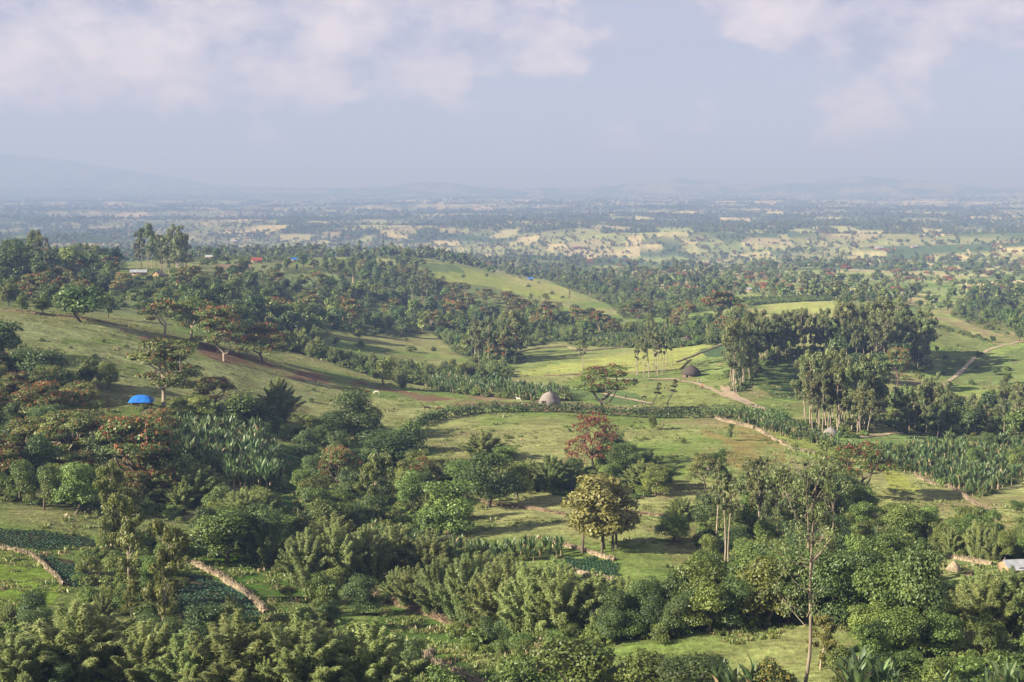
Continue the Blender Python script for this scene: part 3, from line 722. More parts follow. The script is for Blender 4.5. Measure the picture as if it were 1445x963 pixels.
gm = material('ground'); t = gm.node_tree
ca = N(t, 'ShaderNodeAttribute', attribute_name='ground_color'); geo = N(t, 'ShaderNodeNewGeometry')
n1 = N(t, 'ShaderNodeTexNoise'); n1.inputs['Scale'].default_value = .9; n1.inputs['Detail'].default_value = 8; n1.inputs['Roughness'].default_value = .65
n2 = N(t, 'ShaderNodeTexNoise'); n2.inputs['Scale'].default_value = .16; n2.inputs['Detail'].default_value = 7; n2.inputs['Roughness'].default_value = .7; n2.inputs['Distortion'].default_value = .6
L(t, geo.outputs['Position'], n1.inputs['Vector']); gmp = N(t, 'ShaderNodeMapping'); gmp.inputs['Scale'].default_value = (.8, 2.6, 1); L(t, geo.outputs['Position'], gmp.inputs[0]); L(t, gmp.outputs[0], n2.inputs['Vector'])
m1 = N(t, 'ShaderNodeMapRange'); m1.inputs['From Min'].default_value = .3; m1.inputs['From Max'].default_value = .7; m1.inputs['To Min'].default_value = .62; m1.inputs['To Max'].default_value = 1.35
m2 = N(t, 'ShaderNodeMapRange'); m2.inputs['From Min'].default_value = .35; m2.inputs['From Max'].default_value = .65; m2.inputs['To Min'].default_value = .66; m2.inputs['To Max'].default_value = 1.25
L(t, n1.outputs['Fac'], m1.inputs[0]); L(t, n2.outputs['Fac'], m2.inputs[0])
mu = N(t, 'ShaderNodeMath', operation='MULTIPLY'); L(t, m1.outputs[0], mu.inputs[0]); L(t, m2.outputs[0], mu.inputs[1])
vm = N(t, 'ShaderNodeVectorMath', operation='SCALE'); L(t, ca.outputs['Color'], vm.inputs[0]); L(t, mu.outputs[0], vm.inputs['Scale'])
gb = N(t, 'ShaderNodeBsdfDiffuse'); gb.inputs['Roughness'].default_value = 1; L(t, vm.outputs[0], gb.inputs[0])
bp = N(t, 'ShaderNodeBump'); bp.inputs['Strength'].default_value = 1.0; bp.inputs['Distance'].default_value = .6
bh = N(t, 'ShaderNodeMath', operation='ADD'); L(t, n1.outputs['Fac'], bh.inputs[0]); L(t, n2.outputs['Fac'], bh.inputs[1]); L(t, bh.outputs[0], bp.inputs['Height']); L(t, bp.outputs[0], gb.inputs['Normal'])
go = N(t, 'ShaderNodeOutputMaterial'); L(t, gb.outputs[0], go.inputs['Surface'])

def build_terrain():
    fa = np.linspace(-.43, .43, 660); co = np.linspace(.43, 2*math.pi-.43, 50)[1:-1]; A = np.concatenate([fa, co])
    r1 = np.geomspace(6, 110, 18)[:-1]; q = np.linspace(110**-.8, 3500**-.8, 470); r2 = q**(-1/.8)
    q = np.linspace(3500**-.75, 45000**-.75, 110); r3 = q[1:]**(-1/.75); Rr = np.concatenate([[.01], r1, r2, r3])
    X = np.sin(A)[None]*Rr[:, None]; Y = np.cos(A)[None]*Rr[:, None]; Z = H(X, Y)
    nr, na = X.shape; i = np.arange(nr-1)[:, None]; j = np.arange(na)[None]; j2 = (j+1) % na
    Q = np.stack([i*na+j, (i+1)*na+j, (i+1)*na+j2, i*na+j2], -1).reshape(-1, 4)
    V = np.stack([X, Y, Z], -1).reshape(-1, 3)
    me = new_mesh('terrain', V, Q[:, ::-1], mats=[gm], smooth=True)
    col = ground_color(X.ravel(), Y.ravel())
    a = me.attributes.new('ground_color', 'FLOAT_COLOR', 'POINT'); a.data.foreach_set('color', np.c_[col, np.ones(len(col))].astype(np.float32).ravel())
    o = bpy.data.objects.new('ground', me); COL.objects.link(o); o['kind'] = 'structure'; o['label'] = 'rolling green farmland hills and plain running to the horizon'
    return o

def thing(name, label, cat, loc=(0,0,0), rotz=0, group=None, scale=1):
    o = bpy.data.objects.new(name, None); COL.objects.link(o); o.location = loc; o.rotation_euler = (0, 0, rotz); o.scale = (scale,)*3
    o['label'] = label; o['category'] = cat
    if group: o['group'] = group
    return o
def part(name, me, parent, label=None):
    o = bpy.data.objects.new(name, me); COL.objects.link(o); o.parent = parent
    if label: o['label'] = label
    return o
def single(name, me, label, cat, loc=(0,0,0), group=None, kind=None):
    o = bpy.data.objects.new(name, me); COL.objects.link(o); o.location = loc; o['label'] = label
    if cat: o['category'] = cat
    if group: o['group'] = group
    if kind: o['kind'] = kind
    return o
def polyline(pts, step):
    P = at_many([p[0] for p in pts], [p[1] for p in pts])[:, :2]; seg = np.linalg.norm(np.diff(P, axis=0), axis=1); s = np.r_[0, np.cumsum(seg)]
    u = np.linspace(0, s[-1], max(3, int(s[-1]/step)+1)); return np.stack([np.interp(u, s, P[:, 0]), np.interp(u, s, P[:, 1])], 1)
def inst_stuff(name, label, recs, extra=()):
    """many copies of plant meshes as one countless object; recs: (mesh, loc, scale, rotz)"""
    ms = []; 
    for r_ in recs:
        if r_[0] not in ms: ms.append(r_[0])
    ms.sort(key=lambda m: m.name)
    coll = bpy.data.collections.new(name+'_kinds')
    for i, m in enumerate(ms):
        ob = bpy.data.objects.new('%03d' % i, m); coll.objects.link(ob)
    ix = {m.name: i for i, m in enumerate(ms)}
    P = np.array([r_[1] for r_ in recs], np.float32); me = bpy.data.meshes.new(name); me.vertices.add(len(P)); me.vertices.foreach_set('co', P.ravel())
    a = me.attributes.new('inst', 'INT', 'POINT'); a.data.foreach_set('value', np.array([ix[r_[0].name] for r_ in recs], np.int32))
    a = me.attributes.new('scl', 'FLOAT_VECTOR', 'POINT'); a.data.foreach_set('vector', np.array([r_[2] for r_ in recs], np.float32).ravel())
    a = me.attributes.new('rotz', 'FLOAT_VECTOR', 'POINT'); a.data.foreach_set('vector', np.array([(0, 0, r_[3]) for r_ in recs], np.float32).ravel())
    g = bpy.data.node_groups.new(name+'_scatter', 'GeometryNodeTree')
    g.interface.new_socket('Geometry', in_out='INPUT', socket_type='NodeSocketGeometry'); g.interface.new_socket('Geometry', in_out='OUTPUT', socket_type='NodeSocketGeometry')
    gi = g.nodes.new('NodeGroupInput'); go_ = g.nodes.new('NodeGroupOutput'); ip = g.nodes.new('GeometryNodeInstanceOnPoints'); ci = g.nodes.new('GeometryNodeCollectionInfo')
    ci.inputs['Collection'].default_value = coll; ci.inputs['Separate Children'].default_value = True; ci.inputs['Reset Children'].default_value = True
    ip.inputs['Pick Instance'].default_value = True
    def attr(nm, ty):
        n = g.nodes.new('GeometryNodeInputNamedAttribute'); n.data_type = ty; n.inputs['Name'].default_value = nm; return n
    ai = attr('inst', 'INT'); as_ = attr('scl', 'FLOAT_VECTOR'); ar = attr('rotz', 'FLOAT_VECTOR'); er = g.nodes.new('FunctionNodeEulerToRotation')
    g.links.new(gi.outputs[0], ip.inputs['Points']); g.links.new(ci.outputs[0], ip.inputs['Instance']); g.links.new(ai.outputs['Attribute'], ip.inputs['Instance Index'])
    g.links.new(as_.outputs['Attribute'], ip.inputs['Scale']); g.links.new(ar.outputs['Attribute'], er.inputs[0]); g.links.new(er.outputs[0], ip.inputs['Rotation']); g.links.new(ip.outputs[0], go_.inputs[0])
    o = single(name, me, label, None, kind='stuff'); md = o.modifiers.new('scatter', 'NODES'); md.node_group = g
    return o

# ------------------------------------------------------------------ huts, houses, fences, hedge, paths
thatch = solid_mat('thatch_grey', (.15,.135,.13), (.30,.27,.265), 5, stretch=(1,1,.35), bump=.8)
thatchd = solid_mat('thatch_dark', (.035,.03,.028), (.10,.085,.075), 5, bump=.8)
wood = solid_mat('weathered_wood', (.10,.075,.05), (.24,.18,.12), 4, stretch=(1,1,.3))
mud = solid_mat('mud_wall', (.26,.18,.11), (.40,.29,.19), 2)
darkm = solid_mat('dark_opening', (.008,.007,.006), (.015,.012,.01), 2)
tin = solid_mat('tin_roof', (.20,.22,.26), (.36,.38,.42), .8, rough=.6, bump=.1)
redtin = solid_mat('red_roof', (.24,.05,.045), (.33,.08,.07), .8, rough=.6)
bluet = solid_mat('blue_tarpaulin', (.012,.12,.50), (.02,.19,.68), 1.2, rough=.5, bump=.5)
stalk = solid_mat('dry_stalks', (.13,.105,.072), (.37,.305,.215), 3, stretch=(1,1,.4), bump=.7)
earth = solid_mat('earth_path', (.28,.215,.145), (.42,.345,.245), .6, bump=.5)
def revolve(prof, sides, ms, mi=0, wob=.0, r=None, name='roof', step=0):
    g = Geo(); prof = np.array(prof, float); k = len(prof); th = np.arange(sides)/sides*2*np.pi
    rr = prof[:, 0][:, None]*(1+np.zeros((k, sides))+(0 if r is None else wob*r.normal(size=(k, sides))))
    V = np.stack([rr*np.cos(th), rr*np.sin(th), np.broadcast_to(prof[:, 1][:, None], rr.shape)], -1).reshape(-1, 3)
    i = np.arange(k-1)[:, None]; j = np.arange(sides)[None]; j2 = (j+1) % sides
    Q = np.stack([i*sides+j, i*sides+j2, (i+1)*sides+j2, (i+1)*sides+j], -1).reshape(-1, 4); g.add(V, Q)
    return g.mesh(name, ms)
def hut(px, py, dia, label, kind='dome', mat=None, door=-2.2):
    p = at(px, py); r = np.random.default_rng(int(px)); R = dia/2; t_ = thing('thatched_hut', label, 'hut', (p[0], p[1], p[2]-.1)); mat = mat or thatch
    KEEP.append((p[0], p[1], R+2))
    if kind == 'dome':
        prof = [(R*1.0,-.5)]
        for s in np.linspace(0, 1, 13): 
            q = math.cos(s*math.pi/2)**.82
            for k_ in (0, 1): prof.append((R*q*(1+.012*k_)+.06, R*1.12*math.sin(s*math.pi/2)**1.15+k_*.07))
        me = revolve(prof[:-1]+[(.12, R*1.2)], 40, [mat], r=r, wob=.006); part('thatched_roof', me, t_)
        g = Geo(); tube(g, [[0,0,R*1.1],[0,0,R*1.22],[0,0,R*1.42]], [.38,.22,.03], 8); part('roof_peak', g.mesh('roof_peak', [mat]), t_)
        g = Geo(); a = door; box(g, (math.cos(a)*R*.93, math.sin(a)*R*.93, .75), (.5, 1.0, 1.7), a); part('doorway', g.mesh('doorway', [darkm]), t_)
        g = Geo()
        for sg in (-1, 1): box(g, (math.cos(a)*R*.96-math.sin(a)*.58*sg, math.sin(a)*R*.96+math.cos(a)*.58*sg, .8), (.5, .12, 1.8), a)
        box(g, (math.cos(a)*R*.9, math.sin(a)*R*.9, 1.75), (.7, 1.3, .12), a); part('door_frame', g.mesh('door_frame', [wood]), t_)
    else:
        wh = R*.38; me = revolve([(R*.86,-.5),(R*.86,wh)], 28, [wood if mat is thatchd else mud], name='wall'); part('wall', me, t_)
        me = revolve([(R*1.02,wh*.75),(R*1.06,wh*.85),(R*.78,R*.72),(R*.5,R*.95),(R*.25,R*1.12),(.15,R*1.25),(.08,R*1.45)], 32, [mat], r=r, wob=.012); part('thatched_roof', me, t_)
        g = Geo(); a = door; box(g, (math.cos(a)*R*.84, math.sin(a)*R*.84, .7), (.3, .9, 1.5), a); part('doorway', g.mesh('doorway', [darkm]), t_)
    return t_
hut(776, 571, 7.4, 'grey domed beehive hut with a pointed peak beside the banana plants')
hut(975, 531, 7.6, 'dark conical thatched hut on a low wall by the dirt path', 'cone', thatchd)
hut(1172, 616, 4.6, 'pale blue-grey thatched hut peak behind banana plants below eucalyptus', 'cone', thatch)
hut(969, 485, 6.4, 'small dark thatched hut behind the thin eucalyptus trees', 'cone', thatchd)
hut(321, 480, 6.0, 'small grey thatched hut between rust-blossomed trees on the crest', 'cone', thatch)
hut(430, 492, 6.0, 'low grey thatched hut behind the bamboo below the crest', 'dome', thatch)
hut(212, 594, 5.5, 'dark grey hut half hidden behind red blossoms by the banana plants', 'dome', thatchd)

def gable(px, py, lx, ly, hw, hr, rot, roofm, wallm, label, name='house', cat='house'):
    p = at(px, py); t_ = thing(name, label, cat, (p[0], p[1], p[2]-.2), rot); KEEP.append((p[0], p[1], lx*.75))
    g = Geo(); box(g, (0, 0, hw/2), (lx, ly, hw))
    for sx in (-1, 1):
        x = sx*lx/2; g.add([[x,-ly/2,hw],[x,ly/2,hw],[x,0,hw+hr*.97],[x-sx*.02,0,hw+hr*.97]], [[0,1,2,3]])
    part('wall', g.mesh('wall', [wallm]), t_)
    g = Geo(); n = 26
    for sy in (-1, 1):
        xs = np.linspace(-lx/2-.35, lx/2+.35, n); V = []
        for k_, x in enumerate(xs):
            dz = .03*(k_ % 2)
            V += [[x, sy*(ly/2+.45), hw-hr*.9/(ly)*.45+dz-.1], [x, 0, hw+hr+dz]]
        Q = [[2*k_, 2*k_+2, 2*k_+3, 2*k_+1] for k_ in range(n-1)]; g.add(V, Q)
    part('roof', g.mesh('roof', [roofm]), t_)
    g = Geo(); box(g, (lx*.15, -ly/2-.03, 1.0), (.9, .08, 2.0)); part('door', g.mesh('door', [wood]), t_)
    if lx > 6:
        g = Geo(); box(g, (-lx*.22, -ly/2-.03, 1.5), (.8, .08, .7)); part('window', g.mesh('window', [darkm]), t_)
    return t_
gable(1444, 810, 6.5, 4.2, 1.7, .9, .12, tin, mud, 'tin-roofed shed with tan wall at the right edge behind bamboo', 'shed', 'shed')
gable(196, 389, 9.5, 5, 2.4, 1.4, .1, tin, mud, 'tin-roofed farmhouse below the far-left eucalyptus stand')
gable(362, 371, 8, 5, 2.6, 1.8, .3, redtin, mud, 'small red-roofed house on the left ridge')
gable(352, 362, 7, 4.5, 2.4, 1.4, 0, tin, mud, 'grey-roofed cottage just behind the red-roofed house')
gable(416, 369, 5.5, 4, 2.2, 1.2, .2, bluet, mud, 'house with bright blue roof among trees on the left ridge')
gable(224, 393, 6, 5, 2.2, 2.4, 1.2, stalk, mud, 'straw-roofed hut with tan gable beside the tin farmhouse')
gable(748, 396, 5.0, 3.5, 2.0, 1.0, .1, bluet, mud, 'little blue-roofed hut on the shoulder of the central hill')
gable(296, 366, 6, 4, 2.2, 1.3, -.1, tin, mud, 'tiny pale hut at the banana field edge on the left ridge')
gable(915, 386, 9, 6, 3.5, 2.5, .4, stalk, mud, 'straw-coloured house on the plain beyond the central hill')
gable(1062, 412, 12, 6, 2.6, 1.5, 0, tin, mud, 'long tin-roofed house among trees beyond the rust-coloured grove')
gable(1290, 350, 14, 8, 3, 2, .2, tin, mud, 'pale house on the far plain beside a light field')
for i, (px, py) in enumerate([(22,301),(330,342),(1140,300),(1190,318),(1240,352),(700,300),(1320,345)]):
    gable(px, py, 16, 9, 3.4, 2.6, R_.uniform(-.3, .3), tin, mud, ['white-roofed building far off by the left edge','pale roof beyond the left ridge near yellow fields','distant pale building high right of centre','distant pale building left of the right hill fields','pale farmhouse on the right plain','distant pale building above the central hill','pale roofed building beside the far right track'][i])

def tarp_hut():
    p = at(200, 572); KEEP.append((p[0], p[1], 6)); t_ = thing('tarpaulin_hut', 'low hut with a bright blue tarpaulin roof on the left slope', 'hut', (p[0], p[1], p[2]-.1), .05)
    g = Geo(); g2 = Geo(); lx, ly = 5.6, 4.0
    for k_ in range(46):
        a = k_/46*2*math.pi; ca_, sa_ = math.cos(a), math.sin(a); q = (abs(ca_)**4+abs(sa_)**4)**-.25
        box(g, (ca_*q*lx/2*.93, sa_*q*ly/2*.93, .65), (.34, .34, 1.5+R_.uniform(-.1, .1)), a)
    part('wall', g.mesh('wall', [wood]), t_)
    xs = np.linspace(-1, 1, 15); ys = np.linspace(-1, 1, 9); V = []
    for y in ys:
        for x in xs:
            e = max(0, 1-abs(x)**2.5)**.6; z = 1.15+1.75*max(0, 1-abs(y)**2.4)**.7*e+R_.uniform(-.05, .05)
            V.append([x*3.35*(1-.05*abs(y)), y*2.4, z])
    Q = [[j*15+i, j*15+i+1, (j+1)*15+i+1, (j+1)*15+i] for j in range(8) for i in range(14)]; g2.add(V, Q); part('tarpaulin_roof', g2.mesh('tarpaulin_roof', [bluet], smooth=True), t_)
    g3 = Geo(); box(g3, (.6, -1.95, .6), (.9, .2, 1.2)); part('doorway', g3.mesh('doorway', [darkm]), t_)
tarp_hut()

def fence(pts, h, thick, label, name='brushwood_fence', cat='fence', mat=None, dens=14.0, dark=False):
    h *= .78; thick *= .68; P = polyline(pts, .5); g = Geo(); r = random.Random(int(pts[0][0]*7)); Z = H(P[:, 0], P[:, 1]); d = np.gradient(P, axis=0); d /= np.linalg.norm(d, axis=1)[:, None]+1e-9
    nrm = np.stack([-d[:, 1], d[:, 0]], 1); o = P[0]; V = []
    for i in range(len(P)):
        nn = float(vnoise(i*.13, pts[0][0], 6)); hh = h*(.25+.75*nn+.05*math.sin(i*.7)+r.uniform(-.03, .03))
        for s_, z in ((-.5, -.3), (-.42, hh*.6), (-.12, hh), (.15, hh*.97), (.42, hh*.55), (.5, -.3)):
            V.append([P[i, 0]+nrm[i, 0]*thick*s_*(.45+.75*nn)*r.uniform(.93, 1.07), P[i, 1]+nrm[i, 1]*thick*s_*(.45+.75*nn)*r.uniform(.93, 1.07), Z[i]+z])
    Q = [[i*6+j, i*6+j+1, (i+1)*6+j+1, (i+1)*6+j] for i in range(len(P)-1) for j in range(5)]
    g.add(V, Q, 0)
    t_ = thing(name, label, cat, (o[0], o[1], float(Z[0])))
    off = np.array([o[0], o[1], float(Z[0])]); g.V = [v-off for v in g.V]
    part('bank', g.mesh('bank', [mat or stalk]), t_)
    g = Geo(); n = int(len(P)*dens*.5)
    for k_ in range(n):
        i = r.randrange(len(P)-1); q = r.uniform(-.5, .5)*thick; hh = h*r.uniform(.55, 1.15)
        c = np.array([P[i, 0]+nrm[i, 0]*q+r.uniform(-.3, .3)*d[i, 0], P[i, 1]+nrm[i, 1]*q, Z[i]+hh*.42])-off
        if r.random() < .5: box(g, c+[0, 0, hh*.2], (r.uniform(.04, .07), r.uniform(.04, .07), hh), r.uniform(0, 3), tilt=r.gauss(0, .25))
        else: box(g, c+[0, 0, hh*.25], (r.uniform(.9, 1.9), .06, .06), math.atan2(d[i, 1], d[i, 0])+r.gauss(0, .25), tilt=r.gauss(0, .2))
    s_ = part('stalks', g.mesh('stalks', [mat or stalk]), t_); s_['kind'] = 'stuff'
    return t_
fence([(262,794),(285,803),(310,815),(335,832),(358,850),(374,867)], 1.3, 1.2, 'pale brushwood fence between the potato rows and green strip')
fence([(-20,773),(15,777),(45,785),(62,800),(78,815),(90,828)], 1.0, .7, 'thin pale stalk fence around the bright corner field')
fence([(600,932),(618,944),(645,956),(690,975)], 1.4, 1.5, 'broad straw-coloured brushwood fence at the bottom centre')
fence([(575,938),(590,930),(612,922)], 1.0, .9, 'short curved stalk fence at the enclosed field corner')
fence([(445,812),(490,826),(530,842),(570,858),(610,872),(655,890),(680,905)], 1.3, 1.3, 'long dry stalk fence under the front of the bamboo', mat=wood)
fence([(372,728),(395,737),(420,741),(445,752)], 1.3, 1.6, 'pale cut-stalk bank below the dark green lane')
fence([(380,790),(410,800),(440,815)], 1.0, .9, 'brown stalk fence above the green strip left of the bamboo', mat=wood)
fence([(1008,590),(1030,597),(1064,605)], 1.2, 1.0, 'upper stretch of pale earth wall on the knoll', 'earth_wall', 'wall', stalk)
fence([(1066,606),(1090,620),(1118,635),(1150,640)], 1.2, 1.0, 'wide pale earth wall slanting down beside the yellow strip', 'earth_wall', 'wall', stalk)
fence([(1337,687),(1355,697),(1375,712),(1400,723)], 1.1, 1.1, 'pale earth wall below the right banana plantation', 'earth_wall', 'wall', stalk)
fence([(1290,672),(1312,682),(1335,688)], .9, .8, 'short pale wall at the left corner of the banana plantation', 'earth_wall', 'wall', stalk)
fence([(1342,788),(1370,793),(1400,798)], 1.0, .9, 'pale straw fence left of the metal-roofed shed')
fence([(775,764),(800,772),(830,780),(868,792)], 1.0, 1.1, 'pale path-side fence above the small cabbage patch')
fence([(800,806),(835,814),(870,822)], .9, .9, 'dry stalk fence below the small cabbage patch')
fence([(875,722),(905,726),(940,730)], .8, .9, 'low dry fence across the pasture right of the round tree', mat=wood)
fence([(640,700),(690,712),(760,720),(800,728)], .9, 1.2, 'dark brushy bank behind the thick-trunked tree', mat=wood)
fence([(0,438),(60,444),(120,452),(180,462)], .9, .8, 'low grey stone wall along the left crest', 'stone_wall', 'wall', wood)
fence([(722,500),(760,492),(800,490),(825,496),(870,492),(925,486)], 1.0, 1.0, 'pale wall along the top of the terraced field', 'earth_wall', 'wall', stalk)
fence([(955,512),(985,500),(1020,487),(1040,485)], .9, 1.0, 'pale wall above the field by the dark thatched hut', 'earth_wall', 'wall', stalk)
fence([(770,531),(830,528),(900,527),(960,522),(975,508)], .7, .6, 'thin dark wall across the pale terraced fields', 'stone_wall', 'wall', wood)

def ribbon(pts, wd, label, mat=None, name='dirt_path'):
    P = polyline(pts, 1.2); d = np.gradient(P, axis=0); d /= np.linalg.norm(d, axis=1)[:, None]+1e-9; nrm = np.stack([-d[:, 1], d[:, 0]], 1); V = []
    wv = wd*(.75+.5*vnoise(np.arange(len(P))*.35, np.zeros(len(P)), 5))
    for s_ in np.linspace(-.5, .5, 5):
        q = P+nrm*(wv*s_)[:, None]; V.append(np.c_[q, H(q[:, 0], q[:, 1])+.17])
    V = np.stack(V, 1).reshape(-1, 3); n = len(P); Q = [[i*5+j, i*5+j+1, (i+1)*5+j+1, (i+1)*5+j] for i in range(n-1) for j in range(4)]
    me = new_mesh(name, V, Q, mats=[mat or earth], smooth=True); o = single(name, me, label, None, kind='structure'); return o
ribbon([(850,534),(900,536),(950,535),(985,542),(1015,555),(1045,567),(1075,578),(1110,590),(1125,602)], 2.2, 'pale dirt path running down past the dark hut')
ribbon([(1022,545),(1027,558),(1045,566)], 4.0, 'dirt track at the foot of the eucalyptus')
ribbon([(1120,596),(1090,583),(1062,570),(1040,560),(1024,548)], 2.0, 'upper pale dirt path')
ribbon([(850,556),(880,562),(920,570)], 2.5, 'short pale path between plots')
ribbon([(760,566),(830,574),(900,578),(950,577)], 2.6, 'earth track in front of the domed hut')
ribbon([(1290,540),(1330,545),(1350,530),(1375,505),(1400,492),(1445,482),(1500,480)], 1.9, 'winding dirt track in the right valley')
ribbon([(1190,560),(1235,572),(1265,590),(1320,612)], 2.0, 'dirt path below the knoll')
ribbon([(1205,618),(1260,612),(1330,610),(1390,618)], 3.0, 'brown track behind the lawn')

def hedge(pts, h, wd, label, dens=22, step=1.0):
    P = polyline(pts, step); r = np.random.default_rng(int(pts[0][0])); Z = H(P[:, 0], P[:, 1]); o = np.array([P[0, 0], P[0, 1], Z[0]]); g = Geo(); lobes = []
    for i in range(len(P)):
        for k_ in range(2):
            c = np.array([P[i, 0]+r.normal()*wd*.2, P[i, 1]+r.normal()*wd*.2, Z[i]+h*r.uniform(.3, .65)])-o; lobes.append((c, (wd*.45, wd*.45, h*r.uniform(.32, .5))))
    lobes_leaves(g, r, lobes, int(len(P)*dens), .42, m=0, zmin=-.8)
    n = min(len(g.V), 9999)
    return single('hedge', g.mesh('hedge', [M['oak']]), label, 'hedge', tuple(o))
hedge([(588,602),(620,592),(660,585),(700,582),(760,582),(820,583),(865,587)], 3.3, 3.6, 'long dark curved hedge below the two horses', 90)
hedge([(875,588),(930,590),(1000,590)], 3.4, 3.8, 'dark hedge right of the ivy-covered tree', 90)
hedge([(1002,589),(1050,588),(1090,592),(1108,600)], 4.0, 4.6, 'thick dark hedge above the upper earth wall', 110)
hedge([(1330,500),(1345,495),(1375,491),(1395,488)], 3, 4, 'curved dark hedge beside the winding dirt track', 14, 1.6)
hedge([(1180,520),(1210,540),(1230,545)], 4, 5, 'dark hedge at the foot of the knoll', 14, 2)
hedge([(1280,525),(1305,522)], 4, 5, 'short dark hedge right of the red tree on the knoll', 14, 2)

